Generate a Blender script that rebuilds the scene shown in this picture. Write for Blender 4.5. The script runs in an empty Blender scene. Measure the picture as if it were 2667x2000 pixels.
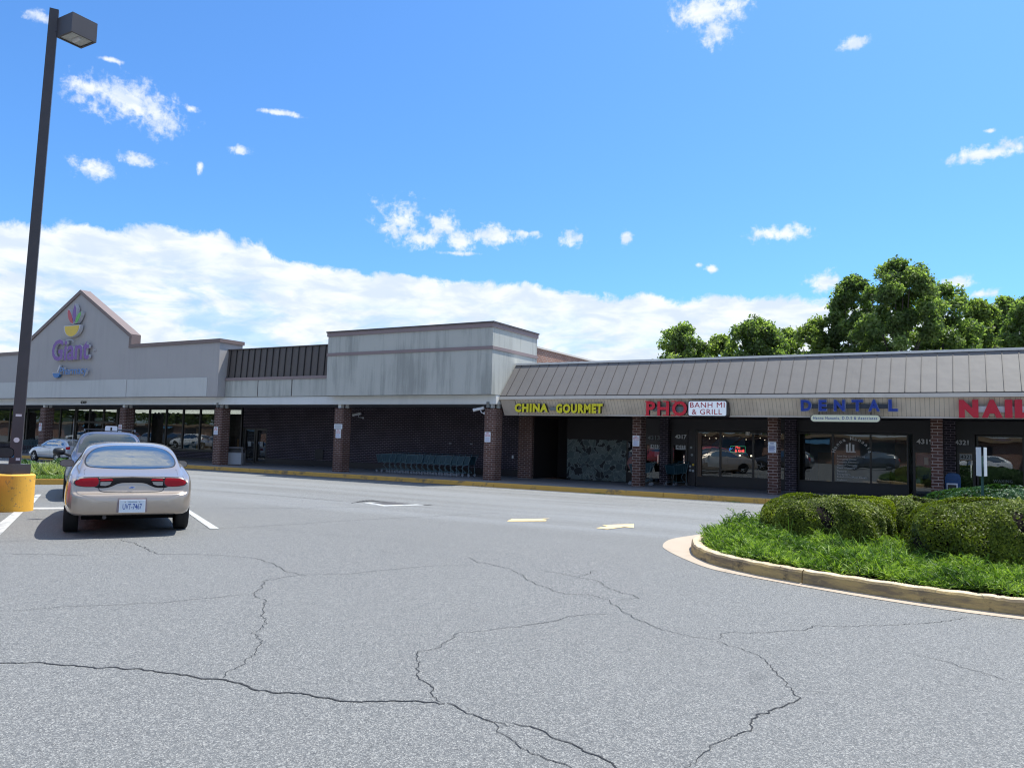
import bpy, bmesh, math, random
import numpy as np
from mathutils import Vector, Matrix
from mathutils.bvhtree import BVHTree
rad = math.radians
random.seed(7); rng = np.random.default_rng(7)
scene = bpy.context.scene
COL = scene.collection

# ------------------------------------------------------------------ camera
YAW, PIT, ROL = -0.526334, 0.0742937, 0.0262453     # solved from the building's vanishing lines
FPX, CX, CY, EYE = 2008.0, 1333.5, 1000.0, 1.6
_f = np.array([math.sin(YAW)*math.cos(PIT), math.cos(YAW)*math.cos(PIT), math.sin(PIT)])
_r = np.array([math.cos(YAW), -math.sin(YAW), 0.0]); _u = np.cross(_r, _f)
_c, _s = math.cos(ROL), math.sin(ROL)
RM = np.array([_c*_r+_s*_u, -_s*_r+_c*_u, _f])
cam_d = bpy.data.cameras.new("camera"); cam = bpy.data.objects.new("camera", cam_d); COL.objects.link(cam)
cam_d.sensor_fit = 'HORIZONTAL'; cam_d.sensor_width = 36.0; cam_d.lens = FPX/2667.0*36.0
cam_d.clip_start = 0.05; cam_d.clip_end = 5000
cam.matrix_world = Matrix([[RM[0][i], RM[1][i], -RM[2][i], (0, 0, EYE)[i]] for i in range(3)]+[[0, 0, 0, 1]])
scene.camera = cam
def ray(x, y): return RM.T @ np.array([x-CX, CY-y, FPX])
def G(x, y, z=0.0):                      # photo pixel -> point on a level plane
    d = ray(x, y); t = (z-EYE)/d[2]; return Vector((d[0]*t, d[1]*t, z))
def W(x, y, Y):                          # photo pixel -> point on a plane parallel to the shop fronts
    d = ray(x, y); t = Y/d[1]; return Vector((d[0]*t, Y, d[2]*t+EYE))
def azel(x, y):
    d = ray(x, y); return math.degrees(math.atan2(d[0], d[1])), math.degrees(math.atan2(d[2], math.hypot(d[0], d[1])))

# ------------------------------------------------------------------ exposure, sun, sky
scene.view_settings.view_transform = 'Standard'; scene.view_settings.look = 'None'
scene.cycles.filter_width = 1.15
scene.view_settings.exposure = 0.83; scene.view_settings.gamma = 1.0; scene.view_settings.use_curve_mapping = False
SUN_EL, SUN_AZ = 66.0, 27.0
sv = Vector((math.sin(rad(SUN_AZ))*math.cos(rad(SUN_EL)), math.cos(rad(SUN_AZ))*math.cos(rad(SUN_EL)), math.sin(rad(SUN_EL))))
sl = bpy.data.lights.new("sun", 'SUN'); sl.energy = 4.0; sl.angle = rad(0.5); sl.color = (1.0, 0.965, 0.87)
so = bpy.data.objects.new("sun", sl); so.rotation_euler = sv.to_track_quat('Z', 'Y').to_euler(); COL.objects.link(so)

world = bpy.data.worlds.new("World"); scene.world = world; world.use_nodes = True
nt = world.node_tree; nt.nodes.clear()
def lk(nt, a, b): nt.links.new(a, b)
def node(nt, typ, **kw):
    n = nt.nodes.new(typ)
    for k, v in kw.items(): setattr(n, k, v)
    return n
def setin(nt, sock, v):
    if isinstance(v, bpy.types.NodeSocket): nt.links.new(v, sock)
    else: sock.default_value = v
def math_n(nt, op, a, b=None, c=None, clamp=False):
    n = node(nt, 'ShaderNodeMath', operation=op, use_clamp=clamp)
    setin(nt, n.inputs[0], a)
    if b is not None: setin(nt, n.inputs[1], b)
    if c is not None: setin(nt, n.inputs[2], c)
    return n.outputs[0]
def vmath(nt, op, a, b=None):
    n = node(nt, 'ShaderNodeVectorMath', operation=op)
    setin(nt, n.inputs[0], a)
    if b is not None: setin(nt, n.inputs[1], b)
    return n.outputs['Value'] if op in ('LENGTH', 'DOT_PRODUCT') else n.outputs[0]
def maprange(nt, v, a, b, c=0.0, d=1.0, smooth=True):
    n = node(nt, 'ShaderNodeMapRange'); n.interpolation_type = 'SMOOTHSTEP' if smooth else 'LINEAR'
    for i, q in enumerate((v, a, b, c, d)): setin(nt, n.inputs[i], q)
    return n.outputs[0]
def mixc(nt, fac, a, b, blend='MIX'):
    n = node(nt, 'ShaderNodeMix', data_type='RGBA', blend_type=blend)
    setin(nt, n.inputs[0], fac); setin(nt, n.inputs[6], a); setin(nt, n.inputs[7], b); return n.outputs[2]
def noise(nt, vec, scale, detail=4, rough=.55, dist=0.0, out=0):
    n = node(nt, 'ShaderNodeTexNoise'); setin(nt, n.inputs['Vector'], vec)
    n.inputs['Scale'].default_value = scale; n.inputs['Detail'].default_value = detail
    n.inputs['Roughness'].default_value = rough; n.inputs['Distortion'].default_value = dist; return n.outputs[out]
def ramp(nt, fac, stops):
    n = node(nt, 'ShaderNodeValToRGB'); setin(nt, n.inputs[0], fac); e = n.color_ramp.elements
    while len(e) < len(stops): e.new(.5)
    for i, (p, c) in enumerate(stops):
        e[i].position = p; e[i].color = (c, c, c, 1) if isinstance(c, (int, float)) else (*c, 1)
    return n.outputs[0]
sky = node(nt, 'ShaderNodeTexSky', sky_type='NISHITA'); sky.sun_disc = False
sky.sun_elevation = rad(SUN_EL); sky.sun_rotation = rad(SUN_AZ); sky.altitude = 50; sky.air_density = 1.0; sky.dust_density = 1.3; sky.ozone_density = 2.0
skyc = mixc(nt, 1.0, sky.outputs[0], (0.54, 0.97, 1.42, 1), 'MULTIPLY')
tc = node(nt, 'ShaderNodeTexCoord'); sep = node(nt, 'ShaderNodeSeparateXYZ'); lk(nt, tc.outputs['Generated'], sep.inputs[0])
az = math_n(nt, 'MULTIPLY', math_n(nt, 'ARCTAN2', sep.outputs[0], sep.outputs[1]), 57.29578)
el = math_n(nt, 'MULTIPLY', math_n(nt, 'ARCSINE', sep.outputs[2]), 57.29578)
cmb = node(nt, 'ShaderNodeCombineXYZ'); lk(nt, az, cmb.inputs[0]); lk(nt, el, cmb.inputs[1])
ae = cmb.outputs[0]
edge = [(-40, 570), (0, 576), (200, 583), (420, 588), (560, 605), (690, 640), (700, 660), (860, 690), (1100, 722), (1330, 735), (1600, 765), (1760, 775), (1960, 772), (2130, 768), (2300, 800), (2667, 830)]
st = []
for x, y in edge:
    a, e = azel(x, y); st.append(((a+75)/90.0, e/40.0))
edge_el = math_n(nt, 'MULTIPLY', ramp(nt, maprange(nt, az, -75, 15, smooth=False), st), 40.0)
strc = vmath(nt, 'MULTIPLY', ae, (0.35, 1.0, 1.0))
n1 = noise(nt, ae, 0.42, 8, .62, .3); n2 = noise(nt, strc, 0.55, 7, .6, .6); n3 = noise(nt, ae, 1.7, 6, .6, .2)
bank = math_n(nt, 'ADD', math_n(nt, 'SUBTRACT', edge_el, el), math_n(nt, 'MULTIPLY', math_n(nt, 'SUBTRACT', n1, .5), 2.8))
bank_m = maprange(nt, bank, -0.10, 0.50)
thin = maprange(nt, n2, .38, .58, 0.50, 1.0)
depth_in = maprange(nt, bank, 0.8, 5.0)
bank_d = math_n(nt, 'MULTIPLY', bank_m, math_n(nt, 'MULTIPLY_ADD', math_n(nt, 'SUBTRACT', thin, 1.0), depth_in, 1.0))
S = 2667/2212
puffs = [(280, 218, 110, 42), (215, 195, 70, 22), (345, 262, 55, 38), (212, 366, 45, 24), (302, 348, 45, 14), (515, 325, 26, 10), (597, 243, 38, 6), (868, 478, 50, 42), (905, 512, 40, 26),
         (955, 488, 32, 26), (992, 522, 34, 24), (1062, 510, 52, 20), (1140, 504, 36, 10), (990, 548, 48, 6), (1238, 516, 30, 18), (1352, 514, 11, 17), (1690, 506, 58, 17),
         (1508, 571, 10, 6), (1538, 580, 12, 9), (1530, 25, 85, 34), (1548, 70, 40, 30), (1845, 97, 34, 13), (2150, 330, 95, 17), (2195, 315, 45, 20), (1782, 612, 36, 26),
         (2070, 610, 40, 14), (2115, 636, 40, 12), (85, 38, 34, 14), (432, 362, 8, 12), (240, 130, 26, 6), (415, 236, 14, 10), (2140, 283, 12, 3)]
cur = None
for x, y, sx, sy in puffs:
    a, e = azel(x*S, y*S); a2, e2 = azel((x+sx)*S, y*S); a3, e3 = azel(x*S, (y-sy)*S)
    d = vmath(nt, 'LENGTH', vmath(nt, 'MULTIPLY', vmath(nt, 'SUBTRACT', ae, (a, e, 0)), (.80/max(.2, abs(a2-a)), .80/max(.15, e3-e), 0)))
    cur = d if cur is None else math_n(nt, 'MINIMUM', cur, d)
puffv = math_n(nt, 'ADD', math_n(nt, 'SUBTRACT', 1.0, cur), math_n(nt, 'ADD', math_n(nt, 'MULTIPLY', math_n(nt, 'SUBTRACT', n1, .5), 2.2), math_n(nt, 'MULTIPLY', math_n(nt, 'SUBTRACT', n3, .5), 1.9)))
puff_d = maprange(nt, puffv, 0.0, .95, 0.0, .98)
# cloud field over the rest of the dome (seen only mirrored in glass and paint)
pl = vmath(nt, 'DIVIDE', tc.outputs['Generated'], vmath(nt, 'ADD', vmath(nt, 'MULTIPLY', tc.outputs['Generated'], (0, 0, 0)), (1, 1, 1)))
zz = math_n(nt, 'MAXIMUM', sep.outputs[2], .08)
cp = node(nt, 'ShaderNodeCombineXYZ'); lk(nt, math_n(nt, 'DIVIDE', sep.outputs[0], zz), cp.inputs[0]); lk(nt, math_n(nt, 'DIVIDE', sep.outputs[1], zz), cp.inputs[1])
nb = noise(nt, cp.outputs[0], 1.1, 8, .6, .4)
away = maprange(nt, math_n(nt, 'ABSOLUTE', math_n(nt, 'ADD', az, 30.0)), 48, 70)
high = maprange(nt, el, 38, 48)
rest = math_n(nt, 'MAXIMUM', math_n(nt, 'MULTIPLY', maprange(nt, nb, .47, .60), away), math_n(nt, 'MULTIPLY', maprange(nt, nb, .45, .56), high))
up = maprange(nt, el, 0.0, 1.5)
dens = math_n(nt, 'MULTIPLY', math_n(nt, 'MAXIMUM', math_n(nt, 'MAXIMUM', bank_d, puff_d), rest), up)
shade = maprange(nt, noise(nt, strc, 0.9, 5, .55, .3), .35, .65)
cloudc = mixc(nt, shade, (4.7, 5.4, 6.4, 1), (6.3, 6.6, 6.9, 1))
fin = mixc(nt, dens, skyc, cloudc)
bg = node(nt, 'ShaderNodeBackground'); bg.inputs[1].default_value = 0.09; lk(nt, fin, bg.inputs[0])
wo = node(nt, 'ShaderNodeOutputWorld'); lk(nt, bg.outputs[0], wo.inputs[0])

# ------------------------------------------------------------------ materials
def new_mat(name):
    m = bpy.data.materials.new(name); m.use_nodes = True; nt = m.node_tree
    return m, nt, nt.nodes['Principled BSDF']
def objco(nt): return node(nt, 'ShaderNodeTexCoord').outputs['Object']
def geopos(nt): return node(nt, 'ShaderNodeNewGeometry').outputs['Position']
def plain(name, col, rough=.6, metal=0.0, var=.12, scale=6.0, bump=0.0, coat=0.0, emit=None):
    m, nt, b = new_mat(name)
    co = geopos(nt); n = noise(nt, co, scale, 5, .6)
    c = mixc(nt, n, tuple(max(0, v*(1-var)) for v in col)+(1,), tuple(min(1, v*(1+var)) for v in col)+(1,))
    lk(nt, c, b.inputs['Base Color']); b.inputs['Roughness'].default_value = rough; b.inputs['Metallic'].default_value = metal
    b.inputs['Coat Weight'].default_value = coat; b.inputs['Coat Roughness'].default_value = .04
    if bump:
        bn = node(nt, 'ShaderNodeBump'); bn.inputs['Strength'].default_value = bump; bn.inputs['Distance'].default_value = .01
        lk(nt, noise(nt, co, scale*8, 4), bn.inputs['Height']); lk(nt, bn.outputs[0], b.inputs['Normal'])
    if emit:
        b.inputs['Emission Color'].default_value = (*emit[:3], 1); b.inputs['Emission Strength'].default_value = emit[3]
    return m
def brick_mat(name, c1, c2, mort, bw=.235, rh=.078, ms=.011):
    m, nt, b = new_mat(name)
    g = node(nt, 'ShaderNodeNewGeometry'); sp = node(nt, 'ShaderNodeSeparateXYZ'); lk(nt, g.outputs['Position'], sp.inputs[0])
    sn = node(nt, 'ShaderNodeSeparateXYZ'); lk(nt, g.outputs['True Normal'], sn.inputs[0])
    side = math_n(nt, 'GREATER_THAN', math_n(nt, 'ABSOLUTE', sn.outputs[0]), .75)
    uu = math_n(nt, 'ADD', math_n(nt, 'MULTIPLY', sp.outputs[0], math_n(nt, 'SUBTRACT', 1.0, side)), math_n(nt, 'MULTIPLY', sp.outputs[1], side))
    cb = node(nt, 'ShaderNodeCombineXYZ'); lk(nt, uu, cb.inputs[0]); lk(nt, sp.outputs[2], cb.inputs[1])
    bt = node(nt, 'ShaderNodeTexBrick'); lk(nt, cb.outputs[0], bt.inputs['Vector'])
    bt.inputs['Scale'].default_value = 1.0; bt.inputs['Brick Width'].default_value = bw; bt.inputs['Row Height'].default_value = rh
    bt.inputs['Mortar Size'].default_value = ms; bt.inputs['Mortar Smooth'].default_value = .15; bt.inputs['Bias'].default_value = -.2
    bt.inputs['Color1'].default_value = (*c1, 1); bt.inputs['Color2'].default_value = (*c2, 1); bt.inputs['Mortar'].default_value = (*mort, 1)
    st = noise(nt, g.outputs['Position'], 1.3, 5, .6)
    c = mixc(nt, math_n(nt, 'MULTIPLY', maprange(nt, st, .35, .75), .45), bt.outputs['Color'], tuple(v*.5 for v in c1)+(1,))
    lk(nt, c, b.inputs['Base Color']); b.inputs['Roughness'].default_value = .85
    bn = node(nt, 'ShaderNodeBump'); bn.inputs['Strength'].default_value = .5; bn.inputs['Distance'].default_value = .008; bn.invert = True
    lk(nt, bt.outputs['Fac'], bn.inputs['Height']); lk(nt, bn.outputs[0], b.inputs['Normal'])
    return m
def stucco(name, col, streak=0.0, dirt=(.10, .11, .12), var=.06, sw=1.0):
    m, nt, b = new_mat(name)
    p = geopos(nt)
    big = noise(nt, p, .9, 5, .6)
    c = mixc(nt, big, tuple(v*(1-var) for v in col)+(1,), tuple(v*(1+var) for v in col)+(1,))
    if streak:
        sv_ = vmath(nt, 'MULTIPLY', p, (3.6*sw, 3.6*sw, .28)); n = noise(nt, sv_, 1.0, 7, .68, .15)
        n_ = noise(nt, vmath(nt, 'MULTIPLY', p, (.5, .5, .35)), 1.0, 3, .5)
        f = math_n(nt, 'MULTIPLY', maprange(nt, math_n(nt, 'ADD', n, math_n(nt, 'MULTIPLY', math_n(nt, 'SUBTRACT', n_, .5), .7)), .46, .74), streak)
        c = mixc(nt, f, c, (*dirt, 1))
    lk(nt, c, b.inputs['Base Color']); b.inputs['Roughness'].default_value = .9
    bn = node(nt, 'ShaderNodeBump'); bn.inputs['Strength'].default_value = .25; bn.inputs['Distance'].default_value = .005
    lk(nt, noise(nt, p, 40, 3), bn.inputs['Height']); lk(nt, bn.outputs[0], b.inputs['Normal'])
    return m
def glass_mat(name, tint=(.55, .62, .62), ior=1.75, rough=0.0):
    m = bpy.data.materials.new(name); m.use_nodes = True; nt = m.node_tree; nt.nodes.clear()
    t = node(nt, 'ShaderNodeBsdfTransparent'); t.inputs[0].default_value = (*tint, 1)
    g = node(nt, 'ShaderNodeBsdfGlossy'); g.inputs['Roughness'].default_value = rough; g.inputs['Color'].default_value = (.9, .95, .97, 1)
    bn = node(nt, 'ShaderNodeBump'); bn.inputs['Strength'].default_value = .05; bn.inputs['Distance'].default_value = .05
    lk(nt, noise(nt, geopos(nt), .8, 2), bn.inputs['Height']); lk(nt, bn.outputs[0], g.inputs['Normal'])
    ge = node(nt, 'ShaderNodeNewGeometry'); cs = math_n(nt, 'ABSOLUTE', vmath(nt, 'DOT_PRODUCT', ge.outputs['Normal'], ge.outputs['Incoming']))
    fr = math_n(nt, 'MULTIPLY_ADD', math_n(nt, 'POWER', math_n(nt, 'SUBTRACT', 1.0, cs), 5.0), .90, .10)      # Schlick, the same from both sides
    mx = node(nt, 'ShaderNodeMixShader'); lk(nt, fr, mx.inputs[0]); lk(nt, t.outputs[0], mx.inputs[1]); lk(nt, g.outputs[0], mx.inputs[2])
    o = node(nt, 'ShaderNodeOutputMaterial'); lk(nt, mx.outputs[0], o.inputs[0]); return m
def leaf_mat(name, c1, c2, c3, scale=3.0, trans=.35, rough=.55, spec=.3):
    m = bpy.data.materials.new(name); m.use_nodes = True; nt = m.node_tree; b = nt.nodes['Principled BSDF']
    at = node(nt, 'ShaderNodeAttribute'); at.attribute_name = 'tone'
    n = noise(nt, geopos(nt), scale, 3, .6)
    f = math_n(nt, 'ADD', math_n(nt, 'MULTIPLY', at.outputs['Fac'], .65), math_n(nt, 'MULTIPLY', n, .4))
    rc = node(nt, 'ShaderNodeValToRGB'); lk(nt, f, rc.inputs[0]); e = rc.color_ramp.elements
    e.new(.5); e[0].position = .15; e[0].color = (*c1, 1); e[1].position = .5; e[1].color = (*c2, 1); e[2].position = .85; e[2].color = (*c3, 1)
    lk(nt, rc.outputs[0], b.inputs['Base Color']); b.inputs['Roughness'].default_value = rough; b.inputs['Specular IOR Level'].default_value = spec
    tr = node(nt, 'ShaderNodeBsdfTranslucent'); lk(nt, mixc(nt, 1.0, rc.outputs[0], (1.5, 1.7, .6, 1), 'MULTIPLY'), tr.inputs[0])
    mx = node(nt, 'ShaderNodeMixShader'); mx.inputs[0].default_value = trans
    o = nt.nodes['Material Output']; lk(nt, b.outputs[0], mx.inputs[1]); lk(nt, tr.outputs[0], mx.inputs[2]); lk(nt, mx.outputs[0], o.inputs[0])
    return m

def asphalt_mat():
    m, nt, b = new_mat('asphalt'); p = geopos(nt)
    fl = vmath(nt, 'MULTIPLY', p, (1, 1, 0))
    big = noise(nt, fl, .16, 6, .6, .5); mid = noise(nt, fl, 1.6, 6, .65)
    sp = node(nt, 'ShaderNodeSeparateXYZ'); lk(nt, p, sp.inputs[0])
    # streaks run along the shop fronts; the lane before them is paler and bluer
    lane = noise(nt, vmath(nt, 'MULTIPLY', fl, (.05, .7, 0)), 1.0, 5, .6)
    c = mixc(nt, big, (.100, .104, .106, 1), (.140, .145, .147, 1))
    c = mixc(nt, math_n(nt, 'MULTIPLY', mid, .35), c, (.13, .133, .138, 1))
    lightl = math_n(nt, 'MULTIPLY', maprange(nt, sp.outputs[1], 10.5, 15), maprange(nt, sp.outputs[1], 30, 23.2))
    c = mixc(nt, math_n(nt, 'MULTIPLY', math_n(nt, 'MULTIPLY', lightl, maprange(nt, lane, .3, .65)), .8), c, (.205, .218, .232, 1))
    c = mixc(nt, math_n(nt, 'MULTIPLY', maprange(nt, lane, .60, .72), .25), c, (.07, .073, .078, 1))
    v = node(nt, 'ShaderNodeTexVoronoi'); v.inputs['Scale'].default_value = 95; lk(nt, fl, v.inputs['Vector']); v.inputs['Randomness'].default_value = 1
    sc = node(nt, 'ShaderNodeSeparateColor'); lk(nt, v.outputs['Color'], sc.inputs[0])
    stone = maprange(nt, sc.outputs[0], .62, .95); dark = maprange(nt, sc.outputs[1], .70, .95)
    v2 = node(nt, 'ShaderNodeTexVoronoi'); v2.inputs['Scale'].default_value = 210; lk(nt, fl, v2.inputs['Vector'])
    sc2 = node(nt, 'ShaderNodeSeparateColor'); lk(nt, v2.outputs['Color'], sc2.inputs[0])
    c = mixc(nt, math_n(nt, 'MULTIPLY', stone, .46), c, (.37, .365, .35, 1)); c = mixc(nt, math_n(nt, 'MULTIPLY', dark, .52), c, (.045, .046, .05, 1))
    c = mixc(nt, math_n(nt, 'MULTIPLY', maprange(nt, sc2.outputs[0], .72, .96), .6), c, (.42, .41, .385, 1))
    c = mixc(nt, math_n(nt, 'MULTIPLY', maprange(nt, sc2.outputs[1], .72, .96), .5), c, (.05, .05, .055, 1))
    stn = noise(nt, fl, .55, 4, .7, 1.0)
    c = mixc(nt, math_n(nt, 'MULTIPLY', maprange(nt, stn, .66, .8), .35), c, (.06, .062, .066, 1))
    lk(nt, c, b.inputs['Base Color']); b.inputs['Roughness'].default_value = .82; b.inputs['Specular IOR Level'].default_value = .35
    bn = node(nt, 'ShaderNodeBump'); bn.inputs['Strength'].default_value = .55; bn.inputs['Distance'].default_value = .006
    lk(nt, math_n(nt, 'ADD', v.outputs['Distance'], math_n(nt, 'MULTIPLY', noise(nt, fl, 60, 4, .7), 1.2)), bn.inputs['Height']); lk(nt, bn.outputs[0], b.inputs['Normal'])
    return m
def worn(name, col, under, amt=.5, scale=9.0, rough=.75, lo=.5, hi=.62):
    m, nt, b = new_mat(name); p = geopos(nt)
    n = noise(nt, p, scale, 8, .72); n2 = noise(nt, p, scale*.22, 4, .6)
    c = mixc(nt, n2, tuple(v*.86 for v in col)+(1,), tuple(min(1, v*1.1) for v in col)+(1,))
    c = mixc(nt, math_n(nt, 'MULTIPLY', maprange(nt, math_n(nt, 'ADD', math_n(nt, 'MULTIPLY', n, .6), math_n(nt, 'MULTIPLY', n2, .4)), lo, hi), amt), c, (*under, 1))
    lk(nt, c, b.inputs['Base Color']); b.inputs['Roughness'].default_value = rough
    bn = node(nt, 'ShaderNodeBump'); bn.inputs['Strength'].default_value = .3; bn.inputs['Distance'].default_value = .006
    lk(nt, n, bn.inputs['Height']); lk(nt, bn.outputs[0], b.inputs['Normal'])
    return m
def wood_fascia():
    m, nt, b = new_mat('grooved_siding'); p = geopos(nt); sp = node(nt, 'ShaderNodeSeparateXYZ'); lk(nt, p, sp.inputs[0])
    fr = math_n(nt, 'FRACT', math_n(nt, 'MULTIPLY', sp.outputs[0], 1/.118))
    gr = math_n(nt, 'LESS_THAN', fr, .09)
    st = noise(nt, vmath(nt, 'MULTIPLY', p, (5, 5, .8)), 1.0, 6, .7); bg_ = noise(nt, p, .6, 4, .6)
    c = mixc(nt, st, (.56, .475, .38, 1), (.76, .67, .55, 1))
    c = mixc(nt, math_n(nt, 'MULTIPLY', maprange(nt, bg_, .5, .7), .4), c, (.28, .22, .17, 1))
    c = mixc(nt, math_n(nt, 'MULTIPLY', gr, .62), c, (.08, .066, .055, 1))
    lk(nt, c, b.inputs['Base Color']); b.inputs['Roughness'].default_value = .8; return m
def stone_mat():
    m, nt, b = new_mat('flagstone_cladding'); p = geopos(nt)
    v = node(nt, 'ShaderNodeTexVoronoi'); v.feature = 'DISTANCE_TO_EDGE'; v.inputs['Scale'].default_value = 4.6
    q = vmath(nt, 'ADD', p, vmath(nt, 'MULTIPLY', noise(nt, p, 2.2, 4, .6, 0, 1), (.55, .55, .55))); lk(nt, q, v.inputs['Vector'])
    v2 = node(nt, 'ShaderNodeTexVoronoi'); v2.inputs['Scale'].default_value = 4.6; lk(nt, q, v2.inputs['Vector'])
    sc_ = node(nt, 'ShaderNodeSeparateColor'); lk(nt, v2.outputs['Color'], sc_.inputs[0]); c = ramp(nt, sc_.outputs[0], [(0, (.008, .012, .016)), (.2, (.012, .016, .02)), (.24, (.05, .075, .08)), (.6, (.075, .11, .11)), (1, (.12, .15, .145))])
    c = mixc(nt, maprange(nt, v.outputs['Distance'], .03, .06), (.17, .20, .195, 1), c)
    lk(nt, c, b.inputs['Base Color']); b.inputs['Roughness'].default_value = .7; return m
def seam_metal(name, c1, c2, rough=.45):
    m, nt, b = new_mat(name); p = geopos(nt)
    n = noise(nt, vmath(nt, 'MULTIPLY', p, (.5, .6, 1.4)), 1.0, 4, .6)
    c = mixc(nt, n, (*c1, 1), (*c2, 1)); n2 = noise(nt, vmath(nt, 'MULTIPLY', p, (4, .7, .7)), 1.0, 5, .7)
    c = mixc(nt, math_n(nt, 'MULTIPLY', maprange(nt, n2, .5, .8), .3), c, tuple(v*.6 for v in c1)+(1,))
    lk(nt, c, b.inputs['Base Color']); b.inputs['Roughness'].default_value = rough; b.inputs['Specular IOR Level'].default_value = .5
    bn = node(nt, 'ShaderNodeBump'); bn.inputs['Strength'].default_value = .35; bn.inputs['Distance'].default_value = .03
    lk(nt, noise(nt, p, 1.6, 2), bn.inputs['Height']); lk(nt, bn.outputs[0], b.inputs['Normal']); return m

M = {}
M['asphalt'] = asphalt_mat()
M['crack'] = plain('crack_filler', (.026, .027, .030), .95)
M['white_paint'] = worn('white_road_paint', (.44, .45, .45), (.15, .155, .16), .75, 9, lo=.50, hi=.62)
M['yellow_paint'] = worn('yellow_road_paint', (.78, .58, .28), (.25, .22, .15), .45, 8, lo=.54, hi=.66)
M['yellow_kerb'] = worn('yellow_kerb_paint', (.58, .33, .065), (.12, .10, .075), .8, 2.6, lo=.51, hi=.62)
M['old_kerb'] = worn('worn_yellow_kerb_paint', (.60, .42, .17), (.20, .165, .12), .85, 2.4, lo=.42, hi=.58)
M['kerb_top'] = worn('concrete_kerb_top', (.68, .58, .40), (.40, .33, .23), .5, 5.0)
M['gutter'] = worn('concrete_gutter', (.42, .34, .26), (.27, .22, .165), .6, 3.0)
M['pave'] = worn('concrete_walk', (.20, .20, .21), (.12, .12, .13), .6, 1.2)
M['tile_walk'] = worn('dark_tile_walk', (.10, .08, .08), (.06, .05, .055), .6, 2.0)
M['soil'] = plain('soil', (.07, .045, .03), .95, var=.4, scale=20)
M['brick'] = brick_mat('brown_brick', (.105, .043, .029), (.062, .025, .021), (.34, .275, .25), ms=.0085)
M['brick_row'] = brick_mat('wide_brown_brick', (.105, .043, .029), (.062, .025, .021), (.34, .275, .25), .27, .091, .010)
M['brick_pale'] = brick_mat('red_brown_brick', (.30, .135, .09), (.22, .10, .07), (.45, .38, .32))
M['brick_shaded'] = brick_mat('shade_tinted_brick', (.022, .014, .024), (.014, .010, .019), (.23, .195, .225), ms=.0085)  # column brick again, with the canopy's shade put into its colour
M['taupe'] = stucco('taupe_stucco', (.39, .372, .365), .12, (.20, .19, .20))
M['pale_band'] = stucco('pale_stucco', (.52, .525, .51), .25, (.30, .31, .30))
M['tower'] = stucco('stained_concrete', (.46, .465, .43), .5, (.17, .18, .17))
M['beam'] = stucco('white_beam_paint', (.66, .67, .66), .15, (.4, .4, .4))
M['mauve'] = stucco('mauve_trim', (.26, .205, .205), .1)
M['coping'] = plain('brown_metal_coping', (.17, .125, .115), .5)
M['coping_dark'] = plain('dark_metal_coping', (.075, .062, .062), .45)
M['bronze'] = seam_metal('bronze_metal', (.080, .067, .062), (.098, .083, .077), .5)
M['bronze_seam'] = plain('bronze_metal_seam', (.022, .020, .021), .5)
M['roof_metal'] = seam_metal('grey_brown_metal', (.118, .111, .110), (.148, .140, .139), .6)
M['roof_seam'] = plain('grey_metal_seam', (.06, .053, .053), .55)
M['white_metal'] = plain('white_metal', (.72, .70, .66), .5)
M['gutter_trim'] = stucco('cream_fascia_paint', (.62, .57, .51), .15, (.3, .26, .22))
M['fascia'] = wood_fascia()
M['trim_wood'] = stucco('brown_grey_board', (.48, .42, .36), .3, (.16, .13, .10))
M['soffit'] = plain('soffit_board', (.20, .21, .23), .8)
M['dark_frame'] = plain('dark_bronze_aluminium', (.018, .016, .018), .35)
M['dark_panel'] = plain('dark_brown_panel', (.022, .020, .024), .45)
M['dark_wood'] = plain('dark_wood_siding', (.022, .017, .017), .7)
M['stone'] = stone_mat()
M['glass'] = glass_mat('shop_glass')
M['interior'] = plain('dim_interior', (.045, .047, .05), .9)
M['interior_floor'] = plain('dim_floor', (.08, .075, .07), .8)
M['interior_teal'] = plain('teal_display', (.01, .09, .10), .8)
M['interior_red'] = plain('red_display', (.14, .03, .025), .8)
M['interior_blue'] = plain('blue_display', (.03, .12, .22), .8)
M['interior_tan'] = plain('tan_display', (.28, .19, .11), .8)
M['paper'] = plain('white_paper', (.55, .57, .58), .8, var=.05)
M['paper_dim'] = plain('aged_paper', (.34, .36, .37), .8, var=.05)
M['sign_white'] = plain('white_sign_plate', (.72, .74, .78), .5, var=.03)
M['sign_red_ink'] = plain('red_ink', (.55, .06, .09), .6)
M['sign_blue_ink'] = plain('blue_ink', (.10, .14, .45), .6)
M['black_ink'] = plain('black_ink', (.02, .02, .02), .5)
M['yellow_letter'] = plain('yellow_acrylic', (.72, .64, .015), .35, var=.05)
M['lamp_panel'] = plain('black_lamp_panel', (.012, .010, .011), .55)
M['letter_side'] = plain('dark_letter_return', (.035, .028, .03), .5)
M['red_letter'] = plain('red_acrylic', (.62, .012, .035), .3, var=.05)
M['crimson_letter'] = plain('crimson_acrylic', (.50, .008, .03), .35, var=.05)
M['crimson_ink'] = plain('crimson_ink', (.40, .01, .03), .5)
M['blue_letter'] = plain('blue_acrylic', (.004, .035, .28), .3, var=.05)
M['pale_trim'] = plain('pale_letter_trim', (.28, .32, .46), .4)
M['white_face'] = plain('lit_white_face', (.78, .80, .84), .4, var=.02, emit=(.8, .9, 1.0, .10))
M['cream_face'] = plain('cream_sign_face', (.72, .72, .52), .45, var=.04)
M['navy_ink'] = plain('navy_ink', (.01, .06, .30), .5)
M['raceway'] = plain('raceway_box', (.16, .18, .19), .5)
M['raceway_blue'] = plain('raceway_dark_box', (.03, .04, .06), .5)
M['raceway_white'] = plain('raceway_white_box', (.62, .66, .66), .5)
M['purple'] = plain('purple_acrylic', (.16, .06, .30), .35)
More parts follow.
